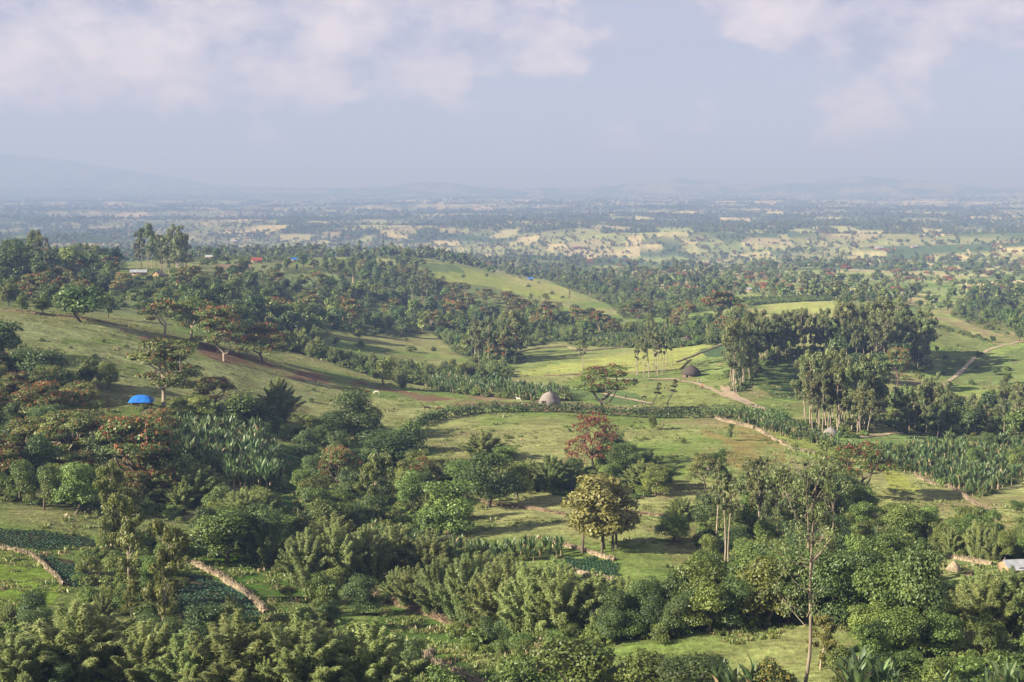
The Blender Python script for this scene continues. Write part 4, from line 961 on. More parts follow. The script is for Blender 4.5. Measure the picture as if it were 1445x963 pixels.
# ------------------------------------------------------------------ single trees: kind, px, py of the base, height px, width px, label
HERO = '''
bamboo 105 965 118 165|rounded pale bamboo clump in the lower-left corner
bamboo 20 975 90 90|dark bamboo clump cut by the left edge at the bottom
bamboo 205 975 105 110|shaded bamboo clump right of the rounded corner bamboo
bamboo 330 985 130 150|tall feathery bamboo below the potato rows
bamboo 425 985 130 130|wide bamboo clump at the bottom left of centre
bamboo 520 980 110 120|dark-based bamboo clump left of the enclosed green field
bamboo 265 985 95 110|low bamboo clump between the corner bamboo and the tall feathery one
bamboo 380 800 70 70|
bamboo 432 828 86 66|
bamboo 478 826 92 70|
bamboo 520 820 84 70|
bamboo 470 800 80 80|
bamboo 560 812 80 70|
bamboo 610 815 70 70|
bamboo 582 858 66 56|
bamboo 560 846 50 40|
bamboo 620 868 84 70|
bamboo 660 884 108 84|
bamboo 705 900 120 96|
bamboo 750 905 118 96|
bamboo 795 900 108 90|
bamboo 840 890 92 84|
bamboo 878 880 70 70|
bamboo 720 862 84 90|
bamboo 780 862 78 90|
bamboo 680 850 76 80|
bamboo 830 855 50 70|
bamboo 1358 885 66 70|
bamboo 1395 893 88 84|
bamboo 1440 896 100 90|
bamboo 1380 862 60 70|
bamboo 1480 900 110 90|
bamboo 1420 850 50 70|
bamboo 275 714 64 74|
bamboo 255 718 40 40|
bamboo 340 748 62 70|
bamboo 375 742 54 50|
bamboo 683 650 46 60|bushy bamboo clump alone on the pasture below the hedge
bamboo 745 692 46 52|
bamboo 778 694 54 56|
bamboo 800 690 44 40|
bamboo 393 594 66 54|bright rounded bamboo clump on the slope right of the umbrella tree
bamboo 425 500 38 26|
bamboo 445 500 26 30|
bamboo 905 690 44 50|
bamboo 640 688 44 60|
bamboo 960 735 36 40|
olive 846 779 114 92|round olive-yellow tree on several trunks in the middle of the pasture
oak 690 716 76 80|dark rounded tree with a thick short trunk on the lower pasture
broad 632 758 84 80|pale leafy tree beside the pointed-leaf plants left of the thick-trunked tree
oak 502 620 76 72|tall dark tree standing before the white cow pasture
oak 545 668 62 104|broad blue-green domed tree left of the curved hedge
flame 478 702 74 66|orange-blossomed tree below the dark tall tree
yeuc 527 748 112 56|sparse eucalyptus with a pale trunk in the left centre thicket
broad 320 796 84 84|
oak 368 796 86 72|
broad 300 770 56 50|crooked tree with bare leaning limbs left of the lower-left thicket
broad 460 742 56 60|
shrub 455 852 52 46|
oak 512 866 56 46|
oak 18 402 66 76|great dark round tree at the left edge on the far ridge
oak 62 396 44 44|
broad 95 394 46 48|
oak 128 394 40 36|
flame 75 408 34 40|
flame 92 410 32 34|
oak 140 398 30 30|
acacia 150 392 34 40|
redtree 838 664 86 80|leafless tree of red blossoms on the slope below the domed hut
redflame 853 582 70 86|ivy-covered tree with red blossoms beside the domed hut
flame 190 700 116 116|
flame 160 668 84 80|
flame 222 640 66 60|
flame 60 615 80 80|
flame 105 610 62 60|
acacia 45 662 76 84|
acacia 92 668 90 86|
acacia 120 640 64 66|
broad 28 706 56 46|leftmost small tree with a leaning pale trunk above the cabbage patch
broad 62 719 66 42|small tree with a thin leaning trunk, second from the left edge
broad 78 709 58 40|small dark tree leaning right behind the thin-trunked one
broad 108 726 78 54|dark tangled tree with a fallen limb at its foot
yeuc 158 775 130 56|taller yellow-green young eucalyptus left of the potato rows
yeuc 182 852 160 66|young yellow-green eucalyptus in front of the taller one
yeuc 233 896 166 62|dense-topped young eucalyptus with bare stem by the potato rows
acacia 232 574 98 102|big umbrella tree with rusty top spreading over the left slope
acacia 232 474 56 62|flat-topped olive tree, leftmost of the row on the crest
acacia 270 480 62 66|leaning flat-topped tree, second in the row on the crest
flame 308 497 68 66|dark-stemmed tree with rust blossoms in the crest row
acacia 316 510 46 46|small pale-trunked umbrella tree on the bare soil
flame 372 514 60 70|rust-topped tree with a white slanting trunk on the bare soil
oak 113 455 54 64|gnarled dark tree standing alone on the left crest
broad 12 432 36 30|
broad 31 442 26 18|
broad 61 444 30 22|
broad 153 449 34 20|
broad 85 436 26 20|
oak 8 506 56 50|dark ivy-like tree at the left edge on the slope
oak 30 545 56 50|
oak 66 552 62 60|
broad 126 545 42 34|small twisted dark tree with a bare trunk on the left slope
broad 152 550 42 28|pale-trunked slim tree right of the twisted dark one
oak 95 560 40 36|
flame 305 580 50 56|red-dotted low tree beside the bright rounded bamboo
shrub 335 602 50 64|
oak 360 606 46 50|
broad 280 596 40 36|
broad 430 622 40 44|
oak 462 628 48 44|
shrub 575 642 50 52|
flame 600 696 52 46|
broad 655 700 52 48|
broad 712 660 32 34|grey-leaved bush right of the bushy bamboo on the pasture
broad 730 704 54 44|
oak 880 668 44 46|
oak 860 640 34 40|
broad 925 700 36 40|
acacia 995 690 52 46|flat-topped pale-limbed tree on the golden knoll slope
broad 1012 684 48 30|
broad 948 765 44 46|small twisted orchard-like tree on the shadow-striped pasture
thineuc 1011 774 130 22|
thineuc 1023 800 140 26|
thineuc 1028 802 136 22|
thineuc 1068 755 92 36|
thineuc 1092 752 100 30|
thineuc 1103 744 92 34|
euc 1052 745 76 34|
euc 1120 760 100 44|
euc 1150 745 96 46|
redflame 1210 706 84 98|wide red-dotted tree left of the right banana plantation
oak 1195 722 56 56|
broad 1250 905 112 74|
oak 1298 915 150 84|tall dense tree with yellowish top left of the right-hand bamboo
broad 1270 935 76 70|
broad 1330 930 70 60|
broad 1225 918 70 56|
oak 1340 880 60 44|
broad 1000 892 78 64|
oak 1036 890 78 60|
oak 1010 862 60 50|
broad 1078 886 108 80|
broad 1112 880 110 76|
oak 1175 884 112 80|
oak 1210 870 96 70|
broad 1150 860 96 70|
yeuc 1160 945 80 50|small scraggly eucalyptus right of the tall bare trunk
shrub 808 968 76 104|big round shrub at the bottom centre
shrub 912 968 52 78|
oak 975 985 64 96|dark round shrub left of the yellow-flowered one
shrub 735 985 64 80|
dshrub 762 950 56 40|spiky dry shrub beside the big round shrub at the bottom
yshrub 1090 990 64 68|shrub full of yellow flowers at the bottom right of centre
dshrub 322 992 52 56|dry leafless shrub at the bottom edge below the potato rows
shrub 620 990 54 80|bright green shrub left of the straw fence at the bottom
shrub 1370 985 60 110|
shrub 1430 985 70 90|
shrub 1300 975 40 70|
shrub 935 905 30 34|
oak 925 880 44 60|
oak 960 880 50 60|
broad 507 478 14 14|
broad 542 545 42 28|brown-topped tree in front of the banana strip on the crest
bamboo 566 547 26 22|
oak 1405 530 14 14|round tree beside the track in the right valley
thineuc 923 577 38 14|left of two slim young trees on the pale field
thineuc 944 576 42 16|right of two slim young trees on the pale field
thineuc 823 528 50 12|slim lone tree standing on the terraced field
broad 1026 622 26 9|little leaning sapling on the golden knoll
broad 921 607 22 14|small umbrella sapling below the hedge
broad 1435 725 20 18|
flame 495 458 38 42|rust-coloured spreading tree on the valley pasture
flame 640 455 32 34|
flame 765 466 34 34|
flame 715 437 28 32|
flame 845 470 34 40|
flame 900 450 28 46|
flame 1018 452 44 54|
flame 968 455 32 30|
flame 1266 548 60 40|big rust-red tree at the right foot of the eucalyptus knoll
oak 1240 540 44 44|
oak 1205 530 34 50|
'''
for ln in HERO.strip().split('\n'):
    a, lb = ln.split('|'); k_, x, y, h_, w_ = a.split(); T(k_, float(x), float(y), float(h_), float(w_), label=lb or None, **(dict(lean=.28, rot=0.0) if 'lean' in lb and 'less' not in lb else {}))

# tall bare eucalyptus in the foreground
def tall_euc():
    p = at(1134, 978); _, _, f = project(*p); s = f/F; r = np.random.default_rng(77); Hh = 335*s; g = Geo()
    ax = lambda z: np.array([ (3*z/Hh+5*math.sin(z*.16)+2*math.sin(z*.41))*s*1.3, 0, z])
    zs = np.linspace(-1, Hh*.82, 14); tube(g, [ax(max(z, 0))+[0, 0, min(z, 0)] for z in zs], np.linspace(.21, .08, 14), 9, 0)
    top = ax(Hh*.55)
    forks = [((1140, 790), (1163, 690), .14), ((1136, 770), (1125, 655), .13), ((1136, 700), (1160, 640), .07), ((1137, 740), (1098, 672), .05), ((1134, 830), (1105, 790), .05), ((1134, 880), (1108, 850), .05), ((1136, 868), (1142, 830), .06), ((1138, 790), (1150, 745), .05), ((1134, 700), (1112, 640), .06)]
    lobes = []
    for (a, b, r0) in forks:
        A = np.array([(a[0]-1134)*s, r.normal()*.2, (978-a[1])*s]); B = np.array([(b[0]-1134)*s, r.normal()*1.2, (978-b[1])*s])
        Pp = branch(g, r, A, B, r0, .03, .05, 6, 6)
        for k_ in range(5):
            c = Pp[-1-k_//3]+r.normal(size=3)*[.9, .9, .8]; branch(g, r, Pp[-2], c, .035, .015, .1, 4, 4); lobes.append((c, (.75, .75, .9)))
    for k_ in range(24):
        c = np.array([r.normal()*1.8+.2, r.normal()*1.6, Hh*r.uniform(.56, .99)]); lobes.append((c, (.8, .8, 1.0))); branch(g, r, ax(min(c[2]-1.5, Hh*.8)), c, .04, .015, .1, 4, 4)
    lobes_leaves(g, r, lobes, 5000, .15, aspect=2.2, droop=.6, zmin=-1, fill=.5)
    t_ = thing('eucalyptus_tree', 'tallest foreground eucalyptus with a long bare forked trunk and thin crown', 'tree', (p[0], p[1], p[2]))
    part('trunk', g.mesh('trunk', [M['bark_mid'], M['euc']], only=0), t_); part('crown', g.mesh('crown', [M['barkpale'], M['euc']], only=1), t_)
tall_euc()

# ------------------------------------------------------------------ groves and thickets
def Z(name, poly, kinds, n, sp, hm, seed, under=True):
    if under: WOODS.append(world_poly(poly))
    zone(poly, kinds, n, sp, hm, seed, name)
Z('in the thicket on the left slope', [(-30,500),(60,520),(100,565),(125,600),(150,640),(240,655),(260,705),(200,715),(130,712),(90,690),(-30,690)], [('oak',3),('broad',3),('acacia',1.6),('flame',1.3),('shrub',1)], 74, 16, (6.5,11), 1)
Z('among the young eucalyptus', [(105,800),(150,765),(230,740),(262,770),(262,800),(250,890),(200,890),(120,850)], [('shrub',6),('broad',1.2),('yeuc',.6)], 34, 17, (4,6.5), 70)
Z('between the lower fence and the bamboo', [(385,790),(470,835),(560,850),(520,880),(440,862),(400,850)], [('shrub',5),('broad',1)], 12, 22, (3.5,5), 71, False)
Z('along the foot of the blossom trees', [(-30,690),(120,712),(250,715),(270,740),(150,730),(-30,705)], [('shrub',1)], 26, 14, (3,5), 72)
Z('in the left valley woods', [(-30,395),(-30,425),(60,430),(180,440),(240,450),(300,470),(380,500),(430,495),(470,470),(560,478),(620,470),(640,440),(560,410),(470,398),(400,405),(300,396),(180,392),(90,380)], [('broad',4),('oak',4),('flame',2.2),('shrub',1),('euc',.5),('acacia',.5),('bamboo',1.2)], 165, 15, (8.5,14), 2)
Z('on the far left ridge', [(-30,372),(-30,400),(90,392),(180,380),(180,372),(90,368)], [('oak',3),('broad',3),('euc',1.3),('flame',.7)], 46, 10, (10,17), 3)
Z('on the left ridge beyond the valley', [(240,372),(300,360),(330,366),(340,380),(480,372),(560,360),(600,372),(590,388),(620,400),(620,430),(560,408),(470,396),(300,394)], [('broad',4),('oak',3),('flame',1.6),('shrub',1.5),('enset',2.5),('euc',1)], 110, 10, (7,13), 4)
Z('behind the left ridge', [(380,350),(480,345),(620,350),(760,372),(840,388),(860,400),(760,392),(680,376),(600,364),(480,362),(400,364)], [('broad',4),('oak',2),('euc',1.6),('flame',1),('shrub',1)], 110, 9, (7,13), 5)
Z('on the far side of the central hill', [(730,388),(790,404),(860,430),(880,450),(950,446),(1040,436),(1045,424),(960,404),(860,390),(760,376)], [('broad',4),('oak',3),('bamboo',2),('enset',2),('shrub',1),('euc',1),('flame',.5)], 130, 10, (7,12), 6)
Z('below the central hill', [(620,448),(690,452),(770,462),(850,456),(1050,446),(1060,474),(1010,488),(930,484),(860,474),(760,488),(720,492),(660,506),(620,480)], [('bamboo',5),('broad',3),('oak',2),('flame',1.6),('enset',4)], 140, 9.5, (6,10), 7)
Z('among bamboo on the crest edge', [(400,492),(520,530),(600,545),(640,540),(720,535),(720,520),(640,520),(560,520),(500,508),(440,490)], [('bamboo',2),('shrub',2),('broad',1)], 60, 9, (5,8), 77)
Z('on the right valley hillside', [(1340,445),(1380,462),(1450,486),(1480,486),(1480,400),(1440,398),(1400,408),(1350,425)], [('oak',3),('broad',3),('euc',1),('flame',.5),('shrub',2)], 80, 10, (6,11), 8)
Z('in the lower-left thicket', [(420,690),(480,650),(560,650),(620,690),(650,740),(640,770),(560,770),(480,790),(400,780),(290,790),(275,750),(330,730),(420,740)], [('oak',3),('broad',4),('bamboo',2.5),('shrub',2),('flame',.6)], 44, 20, (5,9), 9)
Z('in the right-hand thicket', [(985,745),(1060,715),(1190,715),(1240,740),(1290,770),(1230,870),(1120,885),(990,895),(975,830)], [('broad',4),('oak',3),('shrub',2),('euc',.7)], 66, 17, (5,9), 10)
Z('in the bush belt above the shed', [(1180,735),(1260,742),(1340,760),(1480,770),(1480,796),(1340,786),(1270,772),(1190,760)], [('broad',4),('bamboo',3),('shrub',2)], 60, 14, (4.5,7), 11)
Z('in the woods behind the right plantation', [(1200,606),(1250,600),(1270,612),(1370,622),(1480,634),(1480,560),(1400,570),(1330,575),(1270,575),(1250,592),(1200,590)], [('euc',.6),('oak',3),('broad',4),('shrub',2),('bamboo',1)], 60, 13, (6,9.5), 12)
Z('in the bushes under the leafless red tree', [(735,690),(790,680),(860,650),(930,650),(945,690),(900,705),(800,700)], [('broad',3),('bamboo',1),('shrub',4)], 26, 15, (4,6.5), 13)
Z('in the dark hollow at the bottom left', [(-30,880),(60,868),(230,895),(380,885),(480,880),(560,915),(640,990),(-30,1010)], [('bamboo',3),('shrub',4),('oak',2)], 60, 30, (4,6.5), 14)
Z('in the brush along the bottom right', [(1180,935),(1240,925),(1300,930),(1480,915),(1480,1000),(1180,1000)], [('shrub',6),('broad',1)], 44, 24, (3.5,6), 15)
Z('in the shade behind the foreground knoll', [(880,870),(960,866),(1000,880),(960,900),(880,905),(860,890)], [('oak',3),('shrub',3)], 16, 20, (4.5,7), 16)
Z('on the slope below the umbrella tree', [(180,575),(240,575),(330,600),(400,612),(480,632),(470,642),(400,620),(300,600),(190,590)], [('shrub',4),('broad',1)], 30, 14, (4,7), 17, False)
Z('scattered on the valley pasture', [(470,460),(620,470),(680,500),(560,505),(470,490)], [('shrub',3),('broad',1)], 14, 26, (4,7), 18, False)
Z('beside the central bamboo thicket', [(640,900),(760,905),(880,885),(890,900),(800,930),(700,930),(650,915)], [('shrub',4),('oak',1)], 22, 22, (4,6), 19)
Z('at the foot of the central hill', [(620,412),(700,432),(780,442),(880,452),(860,460),(760,462),(640,452),(600,430)], [('broad',2),('flame',2),('oak',1),('shrub',1)], 44, 12, (8,13), 20)
Z('on top of the central hill', [(560,376),(640,380),(730,395),(810,425),(800,440),(720,430),(640,420),(600,392)], [('thineuc',2),('flame',1),('broad',2),('shrub',4)], 34, 17, (5,8), 21, False)
Z('along the crest of the central hill', [(540,368),(620,368),(700,380),(770,397),(760,400),(690,386),(610,374),(540,372)], [('broad',3),('shrub',3),('oak',2)], 40, 7, (4,8), 42, False)
Z('on the fields beyond the knoll', [(1060,420),(1250,412),(1340,420),(1320,440),(1260,436),(1180,424)], [('broad',3),('shrub',4),('oak',2)], 50, 13, (4,8), 43, False)
Z('along the hedgerows of the right valley', [(1308,456),(1400,482),(1402,486),(1308,461)], [('shrub',5),('oak',1)], 34, 4, (3.5,5), 44, False)
Z('dotting the right valley fields', [(1310,500),(1445,500),(1445,560),(1290,560)], [('shrub',5),('broad',2)], 16, 26, (4,6), 45, False)
Z('scattered over the left pasture', [(0,450),(200,480),(400,530),(540,560),(420,590),(150,540),(0,480)], [('shrub',1)], 16, 34, (2.2,3.6), 46, False)
Z('scattered over the golden knoll', [(620,610),(900,600),(1100,640),(1130,690),(960,660),(700,630)], [('shrub',1)], 22, 30, (1.8,3.2), 47, False)
Z('in the cut between lane and round blue-green tree', [(420,640),(470,640),(500,690),(450,700),(430,690)], [('oak',3),('broad',2),('shrub',2)], 10, 16, (5,8), 22)
# eucalyptus groves
Z('on the left rim of the eucalyptus knoll', [(1028,530),(1055,506),(1110,496),(1168,494),(1172,506),(1120,508),(1075,518),(1052,548),(1034,562)], [('euc',1)], 90, 6.2, (12,14), 31)
Z('on the right half of the eucalyptus knoll', [(1172,492),(1240,486),(1300,496),(1312,522),(1270,527),(1235,518),(1172,506)], [('euc',7),('oak',1)], 92, 8, (10.5,14), 32)
Z('in the eucalyptus row by the path', [(1132,594),(1160,595),(1225,598),(1238,614),(1200,620),(1140,608)], [('euc',1)], 38, 8.5, (11,14), 33)
Z('in the broad-crowned row behind the lawn', [(1275,606),(1330,612),(1332,620),(1275,618)], [('euc',2),('oak',1)], 10, 8, (8,9.5), 34, False)
Z('in the thin eucalyptus screen by the terraces', [(890,520),(965,512),(975,526),(900,540)], [('thineuc',1)], 26, 6, (10,12.5), 35, False)
Z('in the eucalyptus stand in the valley middle', [(665,500),(735,498),(738,512),(670,516)], [('euc',3),('flame',.6),('broad',.6)], 22, 8, (10,14), 36)
Z('in the far-left eucalyptus stand', [(188,380),(260,376),(262,392),(192,394)], [('euc',1)], 32, 6, (14.5,17.5), 37, False)
Z('in the thin eucalyptus left of the long hill', [(560,412),(600,408),(625,425),(580,430)], [('euc',1)], 14, 7, (9,12), 38, False)
Z('on the skyline of the eucalyptus knoll', [(1175,428),(1240,426),(1245,432),(1178,434)], [('oak',2),('euc',1)], 18, 4.5, (5,7.5), 39, False)
Z('in the scraggly trees behind the tall bare trunk', [(1050,730),(1180,720),(1190,745),(1060,756)], [('thineuc',3),('yeuc',1),('euc',1)], 18, 11, (8,10), 40, False)
Z('on the right eucalyptus slope', [(1240,600),(1480,600),(1480,630),(1390,620),(1240,606)], [('euc',1)], 13, 22, (8,11), 41, False)

# banana-like plants
def E(name, poly, n, sp, hm, seed):
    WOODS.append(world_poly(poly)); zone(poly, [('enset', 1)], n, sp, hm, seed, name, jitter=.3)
E('in the left plantation', [(222,612),(260,606),(330,614),(375,622),(392,650),(400,692),(330,690),(290,660),(240,650),(218,630)], 210, 6, (3.6,5.6), 51)
E('in the strip above the domed hut', [(600,543),(640,540),(700,545),(760,555),(805,558),(800,566),(750,566),(690,561),(640,555),(602,550)], 150, 5.5, (3.8,5.4), 52)
E('in the strip below the upper path', [(1012,588),(1070,596),(1130,610),(1180,624),(1186,634),(1140,626),(1070,607)], 90, 5.2, (2.6,3.6), 53)
E('in the right plantation', [(1180,642),(1240,640),(1330,630),(1480,632),(1480,672),(1440,680),(1385,704),(1340,690),(1290,672),(1240,660)], 380, 6.6, (2.6,4.6), 54)
Z('inside the right plantation', [(1240,642),(1330,634),(1480,634),(1480,670),(1385,700),(1290,670)], [('broad',3),('shrub',3),('oak',1)], 13, 34, (4.5,7), 73, False)
E('in the belt left of the cabbage patch', [(478,760),(520,752),(600,770),(690,782),(790,778),(800,788),(700,796),(600,794),(500,784)], 120, 8, (2.6,3.8), 55)
E('at the lower right centre', [(1185,796),(1215,790),(1262,792),(1262,806),(1190,808)], 9, 15, (4.6,6), 56)
E('along the bottom right edge', [(1195,985),(1255,978),(1262,995),(1200,1000)], 8, 17, (3.6,4.8), 57)
E('at the bottom right corner', [(1325,990),(1430,985),(1440,1005),(1330,1008)], 11, 19, (3.4,4.6), 58)
E('beside the yellow-flowered shrub', [(1000,990),(1030,988),(1120,995),(1150,1000),(1010,1004)], 5, 24, (3.2,4.2), 59)
E('below the knoll on the right', [(1250,560),(1330,572),(1335,585),(1260,578)], 60, 6, (3,4), 60)
E('in the dark grove behind the terraces', [(800,486),(870,482),(960,478),(1000,484),(960,492),(870,490)], 70, 6, (4,6), 61)
E('along the top of the left ridge', [(280,368),(340,364),(430,362),(440,368),(340,372),(285,376)], 60, 5, (4,5.5), 62)
E('beyond the knoll field', [(1050,424),(1120,420),(1170,420),(1172,425),(1120,427),(1056,432)], 60, 5, (4,6), 63)
E('beside the leafless red tree hollow', [(820,545),(850,540),(870,552),(830,556)], 14, 6, (2.4,3.2), 64)

ground = build_terrain()

# ------------------------------------------------------------------ make the plants: at most 300 of a name one by one, the rest as growth
byname = {}
for it in ITEMS: byname.setdefault(INFO[it['kind']][0], []).append(it)
OVER = {}
single_items = []
for nm, its in byname.items():
    its.sort(key=lambda i: -(i['hpx']+(1000 if i['label'] else 0)))
    single_items += its[:300]; OVER[nm] = its[300:]
ordn = ['leftmost', 'second from the left', 'third from the left', 'fourth from the left', 'fifth from the left', 'sixth from the left', 'seventh from the left', 'eighth from the left']
def base_label(it):
    look = INFO[it['kind']][2]
    if it['zone']: return look+' '+it['zone']
    best = min(LANDMARKS, key=lambda m: math.hypot((it['px']-m[0]), (it['py']-m[1])*1.4)); dx = it['px']-best[0]; dy = it['py']-best[1]
    rel = ('right of' if dx > 0 else 'left of') if abs(dx) > abs(dy)*1.1 else ('below' if dy > 0 else 'above')
    return look+' '+rel+' '+best[2]
groups = {}
for it in single_items:
    if it['label'] is None: groups.setdefault(base_label(it), []).append(it)
for bl, its in list(groups.items()):
    if len(its) > 8:                                   # split a large set by where in the photo its members stand
        del groups[bl]
        for it in its:
            best = min(LANDMARKS, key=lambda m: math.hypot((it['px']-m[0]), (it['py']-m[1])*1.4))
            look = INFO[it['kind']][2]; dx = it['px']-best[0]; dy = it['py']-best[1]
            rel = ('right of' if dx > 0 else 'left of') if abs(dx) > abs(dy)*1.1 else ('below' if dy > 0 else 'above')
            groups.setdefault(look+' '+rel+' '+best[2], []).append(it)
WORDN = ['zero', 'one', 'two', 'three', 'four', 'five', 'six', 'seven', 'eight']
ordn += ['ninth from the left', 'tenth from the left', 'eleventh from the left', 'twelfth from the left', 'thirteenth from the left']
ROWN = {1: [''], 2: ['front row ', 'back row '], 3: ['front row ', 'middle row ', 'back row '], 4: ['front row ', 'second row ', 'third row ', 'back row ']}
def fit(lb):
    for w_ in ('', 'spreading ', 'leafy ', 'big-leaved ', 'the ', 'feathery ', 'tall ', 'low ', 'from the left', 'small '):
        if len(lb.replace(',', '').split()) <= 16: break
        if w_ == 'from the left': lb = lb.replace('from the left', 'from left')
        elif w_: lb = lb.replace(w_, '') if lb.count(w_) < 9 else lb
    return lb
for bl, its in groups.items():
    n_ = len(its)
    if n_ == 1: its[0]['label'] = fit(bl); continue
    nr_ = min(4, (n_+9)//10); its.sort(key=lambda i: -i['py']); per = -(-n_//nr_)
    for q in range(nr_):
        row_ = sorted(its[q*per:(q+1)*per], key=lambda i: i['px'])
        for k_, it in enumerate(row_):
            if len(row_) > 13: it['label'] = fit(bl+', '+ROWN[nr_][q].strip())
            else: it['label'] = fit(bl+', '+ROWN[nr_][q]+('rightmost' if k_ == len(row_)-1 and k_ else ordn[k_]))
            it['group'] = bl
enset_leaf = []
for v in range(3):
    r = np.random.default_rng(900+v); g = Geo(); V, Q = blade(r, 1.0, .15, 0, math.radians(40), 0, 0, k=6); g.add(V, Q, 0, r.uniform(.3, .95)); enset_leaf.append(g.mesh('leaf', [M['enset']]))
n_leafed = 0
for it in single_items:
    nm, cat, look = INFO[it['kind']]; d = it['d']
    if it['kind'] == 'enset' and it['hpx'] > 46 and n_leafed < 34:
        n_leafed += 1; o = bpy.data.objects.new(nm, None); COL.objects.link(o); hh = d['h']
        c = bpy.data.objects.new('stem', dict(d['parts'])['stem']); COL.objects.link(c); c.parent = o
        for i in range(12):
            q = i/12; lf = bpy.data.objects.new('leaf', enset_leaf[i % 3]); COL.objects.link(lf); lf.parent = o
            s_ = hh*R_.uniform(.58, .78)*(1-.12*q); lf.scale = (s_, s_*R_.uniform(.85, 1.2), s_); lf.location = (0, 0, hh*(.30-.08*q))
            lf.rotation_euler = (0, -math.radians(88-30*q+R_.gauss(0, 5)), i*2.4+R_.uniform(-.3, .3))
    elif it['det']:
        o = bpy.data.objects.new(nm, None); o.empty_display_size = .5; COL.objects.link(o)
        for pn, me in d['parts']:
            c = bpy.data.objects.new(pn, me); COL.objects.link(c); c.parent = o
    else:
        o = bpy.data.objects.new(nm, d['joined']); COL.objects.link(o)
    o.location = it['loc']; o.scale = it['scl']; o.rotation_euler = it['rot']
    o['label'] = it['label']; o['category'] = cat
    if it.get('group'): o['group'] = it['group']
print('plants one by one', len(single_items), {k: len(v)+min(300, len(byname[k])) for k, v in OVER.items()})
SN = {'broadleaf_tree': ('far_broadleaf_growth', 'smaller broadleaf trees filling the valleys and ridges'), 'banana_plant': ('far_banana_growth', 'mass of smaller banana-like plants in the plantations'),
      'shrub': ('far_shrub_growth', 'mass of low shrubs on slopes'), 'bamboo_clump': ('far_bamboo_growth', 'mass of distant bamboo'), 'eucalyptus_tree': ('far_eucalyptus_growth', 'mass of distant eucalyptus'), 'flowering_tree': ('far_flowering_growth', 'distant rust-blossomed trees'), 'umbrella_tree': ('far_umbrella_growth', 'distant umbrella trees')}
for nm, its in OVER.items():
    if its: inst_stuff(SN[nm][0], SN[nm][1], [(it['d']['joined'], it['loc'], it['scl'], it['rot'][2]) for it in its])

# undergrowth between the trees of the nearer thickets
rec = []; ug = np.random.default_rng(99); sm = [d['joined'] for d in PROTO['shrub_m']]
for wp in WOODS:
    xs = [p[0] for p in wp]; ys = [p[1] for p in wp]; cx, cyy = np.mean(xs), np.mean(ys); Rz = math.hypot(cx, cyy)
    area = (max(xs)-min(xs))*(max(ys)-min(ys)); n = int(min(area/14, 1500))
    X = ug.uniform(min(xs), max(xs), n); Y = ug.uniform(min(ys), max(ys), n); m = inpoly(X, Y, wp); X, Y = X[m], Y[m]; Zz = H(X, Y); s_ = ug.uniform(.25, .75, len(X))*(1 if Rz < 500 else 1.6)
    rec += [(sm[i % 3], (X[i], Y[i], Zz[i]-.1), (s_[i]*1.2, s_[i]*1.2, s_[i]), ug.uniform(0, 6.28)) for i in range(len(X))]
print('undergrowth', len(rec)); inst_stuff('undergrowth', 'low tangled undergrowth filling the thickets', rec)

# far woods on the plain
fr = np.random.default_rng(123); kinds = [PROTO['far_broad'][0], PROTO['far_broad'][1], PROTO['far_broad'][2], PROTO['far_euc'][0], PROTO['far_euc'][1], PROTO['far_flame'][0], PROTO['far_enset'][0]]
def far_woods(n, r0, r1, p_=1.0):
    u = fr.uniform(0, 1, n); R = (r0**-p_+(r1**-p_-r0**-p_)*u)**(-1/p_); A = fr.uniform(-.42, .42, n); X = R*np.sin(A); Y = R*np.cos(A)
    keep = far_patch(X, Y) < 0; dn = fbm(X/150, Y/260, 81, 3); keep &= (fr.random(n) < sstep(.42-.07*sstep(3500, 6000, R), .60-.07*sstep(3500, 6000, R), dn)*1.0+.07); keep &= (R > 1600) | (A > .085); keep &= ~((A > .155) & (A < .31) & (R < 1750) & (fr.random(n) < .7)); keep &= fr.random(n) < np.where(A > .03, np.interp(R, [1100, 2200, 3800], [.26, .42, .95]), np.interp(R, [1100, 2200, 3500], [.42, .62, 1.0]))
    X, Y, R = X[keep], Y[keep], R[keep]; Zz = H(X, Y); tm = fbm(X/350, Y/350, 91, 2); out = []
    for i in range(len(X)):
        q = fr.random()
        if q < .55: k_ = kinds[int(fr.integers(0, 3))]; h = fr.uniform(6, 13)
        elif q < .55+.25*(1 if tm[i] > .5 else .4): k_ = kinds[3+int(fr.integers(0, 2))]; h = fr.uniform(10, 20)
        elif q < .86: k_ = kinds[6]; h = fr.uniform(4, 6)
        elif q < .875: k_ = kinds[5]; h = fr.uniform(7, 11)
        else: k_ = kinds[int(fr.integers(0, 3))]; h = fr.uniform(3.5, 6)
        g_ = 1+.35*min(1, max(0, (R[i]-4000)/6000)); s_ = h/k_['h']*g_; sx = s_*fr.uniform(1.0, 1.4)*(1+.5*min(1, max(0, (R[i]-3000)/6000)))
        out.append((k_['joined'], (X[i], Y[i], Zz[i]-.3), (sx, sx, s_), fr.uniform(0, 6.28)))
    return out
rec = far_woods(34000, 1080, 4200, 1.0)+far_woods(56000, 4000, 17500, 1.0)
